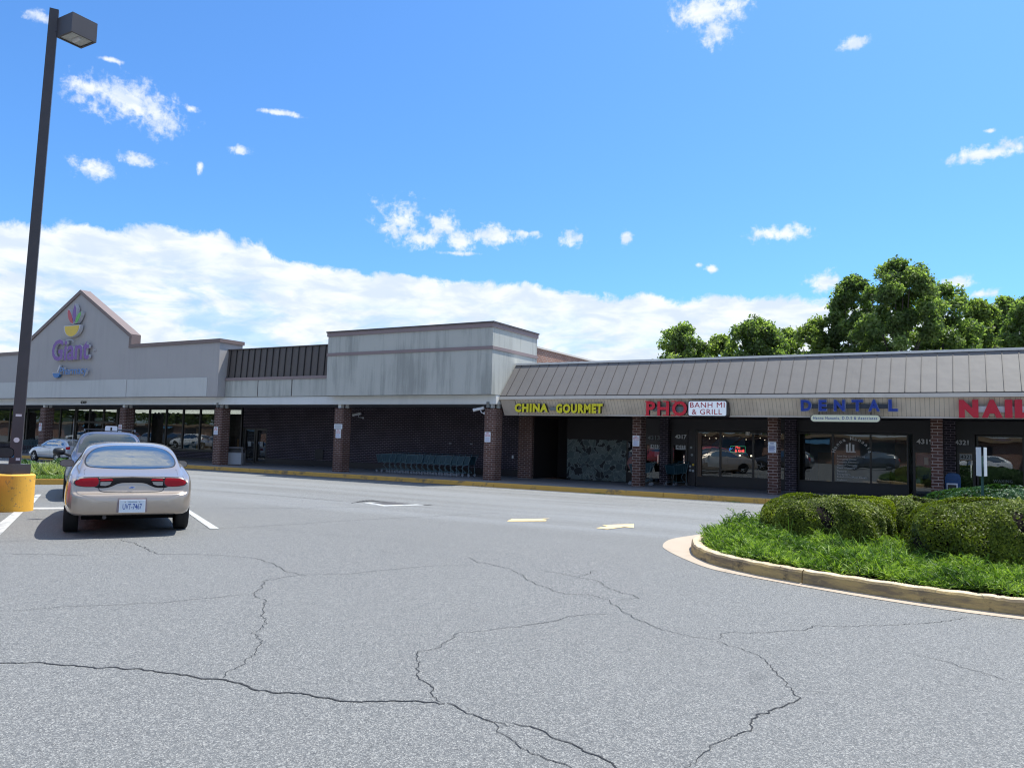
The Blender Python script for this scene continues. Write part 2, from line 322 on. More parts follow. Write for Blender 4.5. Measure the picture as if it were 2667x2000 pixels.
M['letter_silver'] = plain('silver_letter_return', (.50, .50, .53), .4)
M['fruit_red'] = plain('red_leaf_acrylic', (.45, .04, .07), .35)
M['fruit_green'] = plain('green_leaf_acrylic', (.10, .40, .06), .35)
M['fruit_yellow'] = plain('yellow_bowl_acrylic', (.66, .45, .03), .35)
M['pharm_blue'] = plain('sky_blue_acrylic', (.03, .16, .42), .35)
M['number_white'] = plain('white_numeral', (.60, .60, .60), .5)
M['decal'] = plain('white_window_vinyl', (.80, .82, .84), .6)
M['pale_interior'] = plain('pale_painted_interior', (.34, .38, .40), .8)
M['lamp_brown'] = plain('dark_brown_pole_paint', (.043, .038, .042), .42, var=.25, scale=3)
M['lamp_lens'] = plain('lamp_lens', (.34, .36, .33), .25, var=.5, scale=9)
M['yellow_conc'] = worn('yellow_painted_concrete', (.80, .43, .055), (.30, .19, .09), .8, 16.0, lo=.555, hi=.63)
M['tyre'] = plain('tyre_rubber', (.010, .010, .011), .8)
M['rim'] = plain('alloy_rim', (.60, .61, .63), .3, .8)
M['chrome'] = plain('bright_metal', (.75, .75, .78), .15, 1.0)
M['under'] = plain('underbody', (.008, .008, .009), .9)
M['blackplastic'] = plain('black_plastic', (.014, .015, .018), .4)
M['red_lens'] = plain('red_lamp_lens', (.22, .004, .010), .3, coat=.15, var=.2, scale=40)
M['red_lens2'] = plain('bright_red_lamp_lens', (.34, .008, .016), .3, coat=.1)
M['clear_lens'] = plain('grey_lamp_lens', (.22, .21, .20), .2, coat=.5)
M['plate'] = plain('number_plate', (.62, .68, .74), .5, var=.03)
M['teal_cart'] = plain('dark_teal_plastic', (.012, .050, .070), .5)
M['cart_wire'] = plain('teal_grey_wire', (.09, .15, .17), .4)
M['caster'] = plain('grey_caster', (.22, .23, .25), .5)
M['bin_panel'] = plain('pale_grey_aggregate', (.42, .44, .47), .8, var=.2, scale=60)
M['bin_frame'] = plain('grey_brown_frame', (.13, .125, .13), .6)
M['mailbox'] = plain('blue_painted_steel', (.010, .075, .22), .4)
M['green_post'] = plain('green_post_paint', (.03, .09, .08), .5)
M['bulb'] = plain('warm_bulb', (.9, .8, .6), .5, emit=(1.0, .82, .6, 2.2))
M['strip_light'] = plain('fluorescent_strip', (.9, .9, .85), .5, emit=(1.0, .97, .88, 1.3))
M['neon_red'] = plain('red_neon_tube', (.9, .1, .1), .5, emit=(1.0, .08, .07, 1.6))
M['neon_green'] = plain('green_neon_tube', (.1, .9, .3), .5, emit=(.05, .5, .25, .5))
M['neon_blue'] = plain('blue_neon_tube', (.1, .3, .9), .5, emit=(.05, .25, 1.0, .7))
M['pale_grass'] = leaf_mat('pale_grass_blade', (.10, .14, .04), (.26, .32, .12), (.50, .54, .30), 3.0, .3)
def car_paint(name, col, metal=.6, rough=.28, flake=.1):
    m, nt, b = new_mat(name)
    n = noise(nt, objco(nt), 900, 2, .5); c = mixc(nt, math_n(nt, 'MULTIPLY', n, flake), (*col, 1), (1, 1, 1, 1))
    n2 = noise(nt, objco(nt), 2.2, 4, .6); c = mixc(nt, math_n(nt, 'MULTIPLY', maprange(nt, n2, .5, .8), .18), c, tuple(v*.7 for v in col)+(1,))
    lk(nt, c, b.inputs['Base Color']); b.inputs['Metallic'].default_value = metal; b.inputs['Roughness'].default_value = rough
    b.inputs['Coat Weight'].default_value = 1.0; b.inputs['Coat Roughness'].default_value = .03; return m
M['gold'] = car_paint('champagne_paint', (.37, .30, .24), .55, .30)
M['navy_car'] = car_paint('navy_paint', (.02, .026, .07), .2, .4); M['navy_car'].node_tree.nodes['Principled BSDF'].inputs['Coat Weight'].default_value = .45
M['silver_car'] = car_paint('silver_blue_paint', (.44, .48, .54), .4, .3)
M['red_car'] = car_paint('red_paint', (.42, .02, .03), .1, .3)
M['white_car'] = car_paint('white_paint', (.75, .75, .74), 0, .3)
M['black_car'] = car_paint('black_paint', (.015, .016, .02), .2, .25)
def car_glass():
    m, nt, b = new_mat('car_glass'); b.inputs['Base Color'].default_value = (.010, .022, .032, 1); b.inputs['Roughness'].default_value = .02
    b.inputs['IOR'].default_value = 3.4; b.inputs['Coat Weight'].default_value = 1.0; b.inputs['Coat Roughness'].default_value = 0.0
    bn = node(nt, 'ShaderNodeBump'); bn.inputs['Strength'].default_value = .25; bn.inputs['Distance'].default_value = .02
    lk(nt, noise(nt, objco(nt), 3.0, 2), bn.inputs['Height']); lk(nt, bn.outputs[0], b.inputs['Normal']); lk(nt, bn.outputs[0], b.inputs['Coat Normal']); return m
M['car_glass'] = car_glass(); M['car_glass_dark'] = M['car_glass'].copy(); _g = M['car_glass_dark'].node_tree.nodes['Principled BSDF']; _g.inputs['IOR'].default_value = 1.5; _g.inputs['Coat Weight'].default_value = .5
M['leaf_tree'] = leaf_mat('tree_leaf', (.055, .082, .036), (.135, .19, .078), (.25, .30, .14), 1.2, .6)
M['leaf_tree2'] = leaf_mat('pale_tree_leaf', (.065, .095, .034), (.16, .21, .075), (.28, .33, .13), 1.2, .6)
M['bark'] = plain('bark', (.075, .06, .048), .9, var=.4, scale=9)
M['leaf_box'] = leaf_mat('boxwood_leaf', (.022, .035, .006), (.115, .150, .014), (.30, .34, .035), 3.0, .28)
M['leaf_holly'] = leaf_mat('dark_glossy_leaf', (.012, .038, .010), (.040, .10, .028), (.11, .20, .06), 5.0, .2, .42, .4)
M['juniper'] = leaf_mat('juniper_needle', (.014, .036, .008), (.078, .155, .020), (.31, .42, .075), 2.0, .3)
M['grass'] = leaf_mat('grass_blade', (.03, .065, .012), (.10, .19, .035), (.30, .38, .14), 3.0, .3)
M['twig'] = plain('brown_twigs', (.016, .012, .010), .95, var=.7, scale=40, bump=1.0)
for _k in ('red_lens', 'red_lens2', 'lamp_panel', 'clear_lens', 'twig', 'under'): M[_k].node_tree.nodes['Principled BSDF'].inputs['Specular IOR Level'].default_value = .12

# ------------------------------------------------------------------ object helpers
def tag(o, label=None, cat=None, group=None, kind=None):
    if label: o['label'] = label
    if cat: o['category'] = cat
    if group: o['group'] = group
    if kind: o['kind'] = kind
    return o
def thing(name, label, cat, loc=(0, 0, 0), rz=0.0, group=None):
    o = bpy.data.objects.new(name, None); o.empty_display_size = .2; COL.objects.link(o); o.location = loc; o.rotation_euler = (0, 0, rz)
    return tag(o, label, cat, group)
class MB:
    def __init__(s): s.v = []; s.f = []
    def add(s, vs, fs):
        n = len(s.v); s.v += [tuple(v) for v in vs]; s.f += [tuple(i+n for i in f) for f in fs]; return s
    def box(s, x0, x1, y0, y1, z0, z1):
        return s.add([(x0, y0, z0), (x1, y0, z0), (x1, y1, z0), (x0, y1, z0), (x0, y0, z1), (x1, y0, z1), (x1, y1, z1), (x0, y1, z1)],
                     [(0, 3, 2, 1), (4, 5, 6, 7), (0, 1, 5, 4), (1, 2, 6, 5), (2, 3, 7, 6), (3, 0, 4, 7)])
    def prism(s, poly, a0, a1, axis='y'):         # poly of 2D points, extruded along axis
        n = len(poly)
        def P(p, a): return {'y': (p[0], a, p[1]), 'x': (a, p[0], p[1]), 'z': (p[0], p[1], a)}[axis]
        vs = [P(p, a0) for p in poly]+[P(p, a1) for p in poly]
        return s.add(vs, [tuple(range(n)), tuple(range(2*n-1, n-1, -1))]+[(i, i+n, (i+1) % n+n, (i+1) % n) for i in range(n)])
    def cyl(s, p0, p1, r0, r1=None, n=12, cap=True):
        r1 = r0 if r1 is None else r1; p0 = Vector(p0); p1 = Vector(p1); d = (p1-p0).normalized()
        a = d.orthogonal().normalized(); b = d.cross(a)
        vs = [p0+(a*math.cos(t)+b*math.sin(t))*r0 for t in [2*math.pi*i/n for i in range(n)]]+[p1+(a*math.cos(t)+b*math.sin(t))*r1 for t in [2*math.pi*i/n for i in range(n)]]
        fs = [(i, (i+1) % n, (i+1) % n+n, i+n) for i in range(n)]
        if cap: fs += [tuple(range(n-1, -1, -1)), tuple(range(n, 2*n))]
        return s.add(vs, fs)
    def tube(s, pts, r, n=6):
        for a, b in zip(pts[:-1], pts[1:]): s.cyl(a, b, r, n=n)
        return s
    def quad(s, a, b, c, d): return s.add([a, b, c, d], [(0, 1, 2, 3)])
    def rot(s, ang, c=(0, 0)):
        ca, sa = math.cos(ang), math.sin(ang)
        s.v = [((x-c[0])*ca-(y-c[1])*sa+c[0], (x-c[0])*sa+(y-c[1])*ca+c[1], z) for x, y, z in s.v]; return s
    def build(s, name, mat, parent=None, smooth=False, local=False, bevel=0.0, label=None):
        me = bpy.data.meshes.new(name)
        off = Vector((0, 0, 0))
        if parent is not None and not local:
            p = parent
            while p is not None: off += p.location; p = p.parent
        me.from_pydata([(v[0]-off.x, v[1]-off.y, v[2]-off.z) for v in s.v], [], s.f)
        me.materials.append(mat)
        bm = bmesh.new(); bm.from_mesh(me); bmesh.ops.recalc_face_normals(bm, faces=bm.faces)
        if bevel: bmesh.ops.bevel(bm, geom=list(bm.edges), offset=bevel, segments=2, affect='EDGES', profile=.5)
        bm.to_mesh(me); bm.free()
        if smooth: me.polygons.foreach_set('use_smooth', [True]*len(me.polygons))
        o = bpy.data.objects.new(name, me); COL.objects.link(o)
        if parent is not None: o.parent = parent
        if label: o['label'] = label
        return o
def struct(name, mb, mat, **k): return tag(mb.build(name, mat, **k), kind='structure')
def copy_tree(o, parent=None):
    c = o.copy(); COL.objects.link(c)
    if parent is not None: c.parent = parent
    for ch in list(o.children): copy_tree(ch, c)
    return c
# text as real mesh letters, built-in font
_tc = bpy.data.curves.new('txt', 'FONT'); _to = bpy.data.objects.new('txt', _tc)
def text_mesh(s, offset=0.0, extrude=0.02, spacing=1.0):
    _tc.body = s; _tc.size = 1.0; _tc.offset = offset; _tc.extrude = extrude; _tc.space_character = spacing; _tc.resolution_u = 3
    if _to.name not in COL.objects: COL.objects.link(_to)
    bpy.context.view_layer.update()
    dg = bpy.context.evaluated_depsgraph_get()
    me = bpy.data.meshes.new_from_object(_to.evaluated_get(dg))
    return me
def mesh_np(me):
    a = np.zeros(len(me.vertices)*3); me.vertices.foreach_get('co', a); return a.reshape(-1, 3)
def place_letters(root, s, x0, x1, z0, z1, Y, depth, mat, offset=.02, spacing=1.0, side=None, part='letter', tiltz=0.0, whole=False, slant=0.0):
    """letters standing in the XZ plane facing -Y; x0..x1, z0..z1 give the block; each glyph is a part"""
    full = text_mesh(s, offset, .5, spacing); F = mesh_np(full); mn, mx = F.min(0), F.max(0)
    sx = (x1-x0)/(mx[0]-mn[0]); sz = (z1-z0)/(mx[1]-mn[1])
    items = [(s, 0.0)] if whole else []
    if not whole:
        for i, ch in enumerate(s):
            if ch == ' ': continue
            pre = mesh_np(text_mesh(s[:i+1], offset, .5, spacing)); g = mesh_np(text_mesh(ch, offset, .5, spacing))
            items.append((ch, pre[:, 0].max()-g[:, 0].max()))
    off = Vector((0, 0, 0)); p = root
    while p is not None: off += p.location; p = p.parent
    for ch, dx in items:
        me = text_mesh(ch, offset, .5, spacing); A = mesh_np(me)
        X = (A[:, 0]+dx-mn[0])*sx+x0; Z = (A[:, 1]-mn[1])*sz+z0; Yy = Y-A[:, 2]*depth
        X = X+(Z-z0)*slant
        Z = Z+(X-x0)*tiltz
        B = np.stack([X-off.x, Yy-off.y, Z-off.z], 1).ravel(); me.vertices.foreach_set('co', B)
        me.materials.clear(); me.materials.append(mat)
        if side is not None:
            me.materials.append(side); me.update()
            for pl_ in me.polygons:
                pl_.material_index = 0 if abs(pl_.normal.y) > .9 else 1
        me.name = part; me.update()
        o = bpy.data.objects.new(part, me); COL.objects.link(o); o.parent = root
def grid_obj(name, verts, faces, mat, parent=None, smooth=True, tone=None):
    me = bpy.data.meshes.new(name); me.vertices.add(len(verts)); me.vertices.foreach_set('co', np.asarray(verts, np.float32).ravel())
    faces = np.asarray(faces, np.int32); nf, k = faces.shape
    me.loops.add(nf*k); me.loops.foreach_set('vertex_index', faces.ravel())
    me.polygons.add(nf); me.polygons.foreach_set('loop_start', np.arange(0, nf*k, k, dtype=np.int32)); me.polygons.foreach_set('loop_total', np.full(nf, k, np.int32))
    me.update(calc_edges=True); me.materials.append(mat)
    if smooth: me.polygons.foreach_set('use_smooth', np.ones(nf, bool))
    if tone is not None:
        at = me.attributes.new('tone', 'FLOAT', 'POINT'); at.data.foreach_set('value', np.asarray(tone, np.float32))
    me.validate(); o = bpy.data.objects.new(name, me); COL.objects.link(o)
    if parent is not None: o.parent = parent
    return o
def cards(P, N, U, w, h, jitter=None):
    """leaf quads (rhombus) centred at P with normal N, up-ish U; w,h arrays"""
    N = N/np.linalg.norm(N, axis=1, keepdims=True); U = U-(U*N).sum(1, keepdims=True)*N; U /= (np.linalg.norm(U, axis=1, keepdims=True)+1e-9)
    R = np.cross(U, N); w = w[:, None]; h = h[:, None]
    V = np.stack([P-U*h, P+R*w, P+U*h, P-R*w], 1).reshape(-1, 3); n = len(P)
    return V, np.arange(4*n).reshape(n, 4)
# ------------------------------------------------------------------ ground and walks
struct('ground', MB().quad((-600, -600, 0), (600, -600, 0), (600, 900, 0), (-600, 900, 0)), M['asphalt'])
KY = 23.0                                            # kerb line along the shops
sw = MB(); xs = [-75+i*3.05 for i in range(40)]
for a, b in zip(xs[:-1], xs[1:]): sw.box(a+.006, b-.006, KY+.17, 27.88, -.2, .15)
struct('sidewalk', sw, M['pave'])
struct('sidewalk_slab_base', MB().box(-75, 44, KY+.18, 27.87, -.2, .138), M['soil'])
kb = MB()
for a, b in zip(xs[:-1], xs[1:]):
    j = random.uniform(-.008, .008)
    kb.add([(a+.005, KY+j, 0), (b-.005, KY+j, 0), (b-.005, KY+.025+j, .135), (a+.005, KY+.025+j, .135), (b-.005, KY+.045+j, .153), (a+.005, KY+.045+j, .153), (b-.005, KY+.168, .154), (a+.005, KY+.168, .154), (b-.005, KY+.168, 0), (a+.005, KY+.168, 0)],
           [(0, 1, 2, 3), (3, 2, 4, 5), (5, 4, 6, 7), (7, 6, 8, 9), (0, 3, 5, 7, 9), (1, 8, 6, 4, 2)])
struct('kerb', kb, M['yellow_kerb'])
struct('kerbside_strip', MB().quad((-75, KY-.32, .004), (44, KY-.32, .004), (44, KY-.001, .004), (-75, KY-.001, .004)), plain('kerbside_asphalt', (.085, .088, .094), .9, var=.3, scale=3))  # darker strip along the foot of the kerb

# ------------------------------------------------------------------ cracks, as laid out on the lot
def crack(mb, pts, w, z=.004, amp=1.0, rs=0):
    r = random.Random(rs); P = [G(*p) for p in pts]; out = []; off = 0; acc = 0
    for a, b in zip(P[:-1], P[1:]):
        L = (b-a).length; n = max(2, int(L/.028)); d = (b-a).normalized(); q = Vector((-d.y, d.x, 0))
        for i in range(n):
            t = i/n; off = off*.86+r.gauss(0, .0095*amp); out.append((a.lerp(b, t)+q*(off+r.gauss(0, .0022*amp)), q))
    out.append((P[-1], q)); N = len(out)
    for i in range(2, N-2): out[i] = (out[i][0], (out[i-1][1]+out[i+1][1]+out[i][1]).normalized())
    wd = []; ww = 1.0
    for i in range(N):
        ww = min(1.5, max(.55, ww+r.gauss(0, .10))); wd.append(w*.32*ww*min(1, (min(i, N-1-i)+1)/6+.35))
    z0 = Vector((0, 0, z)); wd = [max(v, .00042*out[i][0].length*min(1, (min(i, N-1-i)+1)/8)) for i, v in enumerate(wd)]
    for i in range(N-1):
        (p0, q0), (p1, q1) = out[i], out[i+1]; a, b = wd[i], wd[i+1]
        mb.quad(p0-q0*a+z0, p0+q0*a+z0, p1+q1*b+z0, p1-q1*b+z0)
ck = MB(); s1, s2 = 1334/2212, 1334/2212
A_ = lambda pts: [(x*s1, 1200+y*s1) for x, y in pts]; B_ = lambda pts: [(1334+x*s2, 1200+y*s2) for x, y in pts]
crack(ck, A_([(-60, 872), (0, 872), (150, 872), (280, 885), (420, 900), (490, 893), (560, 897), (700, 905), (800, 926), (955, 944), (1030, 962), (1095, 992), (1200, 1003), (1290, 1006), (1370, 1020), (1450, 1036), (1560, 1043), (1750, 1038), (1920, 1049)]), .016, rs=1)
crack(ck, A_([(1920, 1049), (2010, 1082), (2090, 1112), (2165, 1124), (2230, 1137)]), .018, rs=2)
crack(ck, B_([(0, 1132), (70, 1147), (160, 1185), (240, 1212), (330, 1247), (400, 1282), (470, 1310), (520, 1345)]), .016, rs=3)
crack(ck, A_([(2138, 1124), (2140, 1172), (2212, 1210)])+B_([(20, 1220), (90, 1270), (170, 1295), (260, 1330)]), .009, rs=4)
crack(ck, A_([(955, 938), (1000, 905), (1060, 875), (1100, 838), (1120, 800), (1142, 775), (1110, 745), (1150, 690), (1130, 640), (1135, 605), (1085, 572), (1130, 545), (1135, 520), (1175, 512), (1250, 500), (1340, 490)]), .008, rs=5)
crack(ck, A_([(0, 652), (110, 643), (300, 630), (520, 622), (700, 612), (830, 597), (1000, 583), (1085, 576)]), .004, rs=6)
crack(ck, A_([(1330, 497), (1230, 478), (1180, 445), (1100, 420), (960, 407), (740, 402), (690, 402), (610, 372), (520, 338)]), .007, rs=7)
crack(ck, A_([(1340, 492), (1520, 487), (1680, 470), (1840, 455), (2060, 450)]), .004, rs=8)
crack(ck, A_([(1920, 1049), (1870, 1012), (1845, 975), (1800, 940), (1795, 890), (1785, 860), (1800, 820), (1900, 800), (1960, 765), (2000, 745), (2110, 732), (2212, 716)])+B_([(60, 708), (180, 690), (240, 672), (400, 662), (440, 660)]), .008, rs=9)
crack(ck, B_([(0, 470), (110, 535), (230, 575), (330, 575), (420, 603), (495, 655), (520, 680), (600, 712), (700, 740), (780, 760), (888, 772)]), .010, rs=10)
crack(ck, B_([(888, 772), (905, 750), (940, 742), (1130, 743), (1280, 735), (1325, 717), (1480, 718), (1640, 710), (1780, 702), (1900, 690), (1960, 672)]), .006, rs=11)
crack(ck, B_([(888, 778), (950, 800), (1020, 830), (1100, 872), (1140, 920), (1180, 960), (1220, 985), (1215, 1030), (1150, 1070), (1060, 1112), (1040, 1150), (950, 1190), (860, 1230), (810, 1275), (770, 1320), (740, 1360)]), .011, rs=12)
crack(ck, B_([(110, 470), (190, 485), (280, 502), (370, 520), (430, 560), (520, 580), (540, 592), (450, 602)]), .006, rs=13)
crack(ck, B_([(280, 500), (330, 488), (360, 470)]), .005, rs=14)
crack(ck, B_([(1700, 830), (1850, 865), (2000, 905), (2120, 940), (2212, 975)]), .005, rs=15)
crack(ck, B_([(1220, 985), (1290, 992), (1400, 1008)]), .004, rs=16)
crack(ck, A_([(2020, 415), (2070, 440), (2120, 445), (2212, 470)]), .005, rs=17); crack(ck, A_([(1640, 385), (1700, 400)]), .006, rs=18)
crack(ck, A_([(830, 205), (1150, 205), (1560, 200)]), .016, amp=.8, rs=19); crack(ck, A_([(860, 290), (1000, 290), (1250, 275), (1560, 255), (2212, 222)]), .010, rs=20)
crack(ck, A_([(900, 130), (1200, 150), (1500, 178)]), .010, rs=21)
crack(ck, [(1300, 1298), (1420, 1305), (1560, 1312), (1700, 1318)], .012, rs=22); crack(ck, [(1300, 1282), (1500, 1296), (1700, 1302), (1900, 1318)], .010, rs=23)
crack(ck, A_([(0, 402), (230, 405), (400, 408)]), .005, rs=24); crack(ck, A_([(0, 347), (200, 345)]), .004, rs=25)
struct('asphalt_cracks', ck, M['crack'])

# ------------------------------------------------------------------ painted markings
ud = Vector((-.853, .522, 0)).normalized(); rd = Vector((ud.y, -ud.x, 0))
def L2(al, lat, z=0.0): p = ud*al+rd*lat; return Vector((p.x, p.y, z))
mk = MB()
def band(mb, al0, lat0, al1, lat1, w, z=.008):
    a, b = L2(al0, lat0, z), L2(al1, lat1, z); d = (b-a).normalized(); q = Vector((-d.y, d.x, 0))*w/2
    mb.quad(a-q, a+q, b+q, b-q)
p0, p1, p2, p3 = G(572, 1377, .008), G(548, 1377, .008), G(478, 1327, .008), G(488, 1324, .008)
mk.quad(p0, p1, p2, p3)
mk.quad(G(0, 1393, .008), G(60, 1333, .008), G(36, 1333, .008), G(-10, 1368, .008))
mk.quad(G(78, 1322, .008), G(108, 1287, .008), G(94, 1287, .008), G(66, 1318, .008))
mk.quad(G(70, 1326, .008), G(200, 1325, .008), G(200, 1320.5, .008), G(70, 1321.5, .008))
struct('parking_lines', mk, M['white_paint'])
ar = MB()
for pts in ([(1320, 1357), (1334, 1350.5), (1372, 1351.5), (1432, 1349.5), (1412, 1352.5), (1425, 1355), (1420, 1356.5)], [(1552, 1374.5), (1582, 1370), (1568, 1367.5), (1600, 1365.5), (1651, 1364.5), (1651, 1374), (1626, 1371.5), (1597, 1375.5), (1582, 1377.5)]):
    ar.add([G(x, y, .008) for x, y in pts], [tuple(range(len(pts)))])
struct('lane_arrows', ar, M['yellow_paint'])

# drain in the drive lane
dr = thing('storm_drain', 'square drain cover ringed with pale concrete in the drive lane', 'drain', G(1020, 1311))
c = [G(948, 1309), G(1000, 1317.5), G(1105, 1314.5), G(1018, 1307)]; ctr = sum(c, Vector())/4
ring = MB(); inn = [ctr+(p-ctr)*.76 for p in c]
for i in range(4):
    a, b = c[i], c[(i+1) % 4]; ia, ib = inn[i], inn[(i+1) % 4]; z = Vector((0, 0, .012))
    ring.add([a, b, ib+z, ia+z], [(0, 1, 2, 3)])
ring.build('concrete_collar', M['white_paint'], dr)
cv = MB()
for i in range(7):
    t0, t1 = (i+.12)/7, (i+.8)/7
    cv.quad(inn[0].lerp(inn[1], t0)+Vector((0, 0, .014)), inn[0].lerp(inn[1], t1)+Vector((0, 0, .014)), inn[3].lerp(inn[2], t1)+Vector((0, 0, .014)), inn[3].lerp(inn[2], t0)+Vector((0, 0, .014)))
cv.build('grate', M['bin_frame'], dr); MB().quad(*[p+Vector((0, 0, .008)) for p in inn]).build('pit', M['under'], dr)
ptc = MB()
for k in range(5):
    crack(ptc, [(915+k*9, 1311-k*2.5), (950+k*16, 1304+k*.9), (1000+k*8, 1307.5)], .06, z=.006, rs=40+k)
crack(ptc, [(1103, 1315), (1130, 1314.5)], .2, z=.006, rs=50)
struct('asphalt_patch_edges', ptc, M['crack'])

# ------------------------------------------------------------------ planting island, right
near = [(2.6, 9.32), (1.6, 9.24), (.53, 9.26), (.23, 9.28), (-.37, 9.36), (-1.14, 9.58), (-1.75, 9.80), (-2.27, 10.05), (-2.85, 10.45), (-3.30, 11.05), (-3.55, 11.65), (-3.68, 12.2), (-3.62, 12.9), (-3.35, 13.6), (-2.9, 14.3), (-2.2, 14.9), (-1.3, 15.35), (0, 15.6), (2.6, 15.7), (6, 15.7), (9, 15.7)]
near = [(9, 9.9), (6, 9.6)]+near
def smooth_path(pts, n=6):
    out = []
    P = [Vector((*p, 0)) for p in pts]
    for i in range(len(P)-1):
        a, b, c_, d = P[max(i-1, 0)], P[i], P[i+1], P[min(i+2, len(P)-1)]
        for k in range(n):
            t = k/n; out.append(.5*((2*b)+(c_-a)*t+(2*a-5*b+4*c_-d)*t*t+(3*b-a-3*c_+d)*t**3))
    return out+[P[-1]]
kp = smooth_path(near, 10)
def offs(path, dist):
    out = []
    for i, p in enumerate(path):
        d = (path[min(i+1, len(path)-1)]-path[max(i-1, 0)]).normalized(); n = Vector((-d.y, d.x, 0)); out.append(p+n*dist)   # left of travel
    return out
dd = {}
acc = 0; segs = [[]]
for i, p in enumerate(kp):
    if i: acc += (p-kp[i-1]).length
    segs[-1].append(i)
    if acc > 2.55: segs.append([i]); acc = 0
HK = .17
def kerb_profile(mb, idx, path):
    prof = [(0, 0), (-.012, HK*.82), (-.03, HK-.006), (-.05, HK), (-.155, HK), (-.165, 0)]       # offset into the island
    rows = []
    for k, i in enumerate(idx):
        d = (path[min(i+1, len(path)-1)]-path[max(i-1, 0)]).normalized(); n = Vector((-d.y, d.x, 0)); gap = d*(.009 if k == 0 else (-.009 if k == len(idx)-1 else 0))
        rows.append([path[i]+gap+n*o+Vector((0, 0, z+(.004*math.sin(i*1.3) if z > .1 else 0))) for o, z in prof])
    m = len(prof); n0 = len(mb.v); mb.v += [tuple(v) for r in rows for v in r]
    for r in range(len(rows)-1):
        for j in range(m-1): mb.f.append((n0+r*m+j, n0+r*m+j+1, n0+(r+1)*m+j+1, n0+(r+1)*m+j))
    mb.f.append(tuple(n0+j for j in range(m))); mb.f.append(tuple(n0+(len(rows)-1)*m+j for j in range(m-1, -1, -1)))
# which side is inside? centre of island lies right of travel for this order
face = MB()
for s_ in segs:
    if len(s_) > 1: kerb_profile(face, s_, kp)
def kerb_two_tone():
    m, nt, b = new_mat('worn_kerb'); g = node(nt, 'ShaderNodeNewGeometry'); sp = node(nt, 'ShaderNodeSeparateXYZ'); lk(nt, g.outputs['True Normal'], sp.inputs[0])
    p = g.outputs['Position']; n = noise(nt, p, 4.0, 8, .7); n2 = noise(nt, vmath(nt, 'MULTIPLY', p, (1.6, 1.6, 9)), 1.0, 6, .7)
    fc = mixc(nt, maprange(nt, n2, .38, .6), (.48, .34, .14, 1), (.22, .165, .10, 1)); fc = mixc(nt, math_n(nt, 'MULTIPLY', maprange(nt, n, .55, .68), .8), fc, (.075, .06, .045, 1))
    fc = mixc(nt, math_n(nt, 'MULTIPLY', maprange(nt, noise(nt, p, 11, 6, .7), .6, .7), .5), fc, (.55, .42, .18, 1))
    tp = mixc(nt, maprange(nt, n, .35, .7), (.62, .50, .34, 1), (.42, .34, .23, 1))
    lk(nt, mixc(nt, math_n(nt, 'GREATER_THAN', sp.outputs[2], .6), fc, tp), b.inputs['Base Color']); b.inputs['Roughness'].default_value = .9
    bn = node(nt, 'ShaderNodeBump'); bn.inputs['Strength'].default_value = .6; bn.inputs['Distance'].default_value = .01; lk(nt, noise(nt, p, 22, 6, .7), bn.inputs['Height']); lk(nt, bn.outputs[0], b.inputs['Normal']); return m
M['kerb2'] = kerb_two_tone()
struct('island_kerb', face, M['kerb2'])
gu = MB()
gout = [G(2667, 1614), G(2450, 1586), G(2200, 1547), G(1950, 1502), G(1850, 1481), G(1785, 1457), G(1740, 1435), G(1726, 1421), G(1745, 1405), G(1800, 1395), G(1840, 1391)]
gpath = smooth_path([(9, 9.55), (6, 9.25), (2.4, 9.05)]+[(p.x, p.y) for p in gout]+[(-3.6, 14.3), (-2.6, 15.5), (-1.3, 15.9), (1, 16.1), (9, 16.1)], 8)
near_k = []
for p in gpath: near_k.append(min(kp, key=lambda q: (q-p).length))
for i in range(len(gpath)-1):
    gu.quad(gpath[i]+Vector((0, 0, .005)), gpath[i+1]+Vector((0, 0, .005)), near_k[i+1]+Vector((0, 0, .022)), near_k[i]+Vector((0, 0, .022)))
struct('island_gutter', gu, M['gutter'])
inn_ = offs(kp, -.16)
so_ = MB(); so_.add([(p.x, p.y, .13) for p in inn_], [tuple(range(len(inn_)))]); struct('island_soil', so_, M['soil'])
lt = MB(); cpt = G(1930, 1480.5); lt.add([cpt+Vector(v) for v in ((-.03, 0, .0), (.02, -.02, .01), (.03, .02, .025), (-.01, .02, .05), (-.03, .01, .03))], [(0, 1, 2), (0, 2, 3), (0, 3, 4)])
tag(lt.build('paper_scrap', M['sign_white']), 'crumpled white paper scrap lying in the gutter by the island kerb', 'litter')

# ------------------------------------------------------------------ supermarket
def window(root, x0, x1, z0, z1, Y, mull=(), fr=.055, pane_mat=None, name='window', frame_mat=None):
    f = MB(); f.box(x0, x1, Y-.05, Y+.05, z0, z0+fr).box(x0, x1, Y-.05, Y+.05, z1-fr, z1).box(x0, x0+fr, Y-.05, Y+.05, z0+fr, z1-fr).box(x1-fr, x1, Y-.05, Y+.05, z0+fr, z1-fr)
    for m in mull: f.box(m-fr*.6, m+fr*.6, Y-.045, Y+.045, z0+fr, z1-fr)
    o = f.build(name, frame_mat or M['dark_frame'], root)
    ed = [x0]+list(mull)+[x1]
    for a, b in zip(ed[:-1], ed[1:]):
        MB().quad((a+.02, Y, z0+.02), (b-.02, Y, z0+.02), (b-.02, Y, z1-.02), (a+.02, Y, z1-.02)).build('pane', pane_mat or M['glass'], o)
    return o
SM = thing('supermarket_building', 'long supermarket with a pointed gable, brick arcade columns and dark shop windows', 'supermarket', (-37, 27.9, 0))
YG, YB, YS = 23.64, 24.1, 27.9
gpoly = [(-75, 3.3), (-29.27, 3.3), (-29.27, 5.80), (-35.95, 5.80), (-35.95, 6.30), (-40.5, 8.86), (-45.35, 6.32), (-45.35, 5.80), (-75, 5.80)]
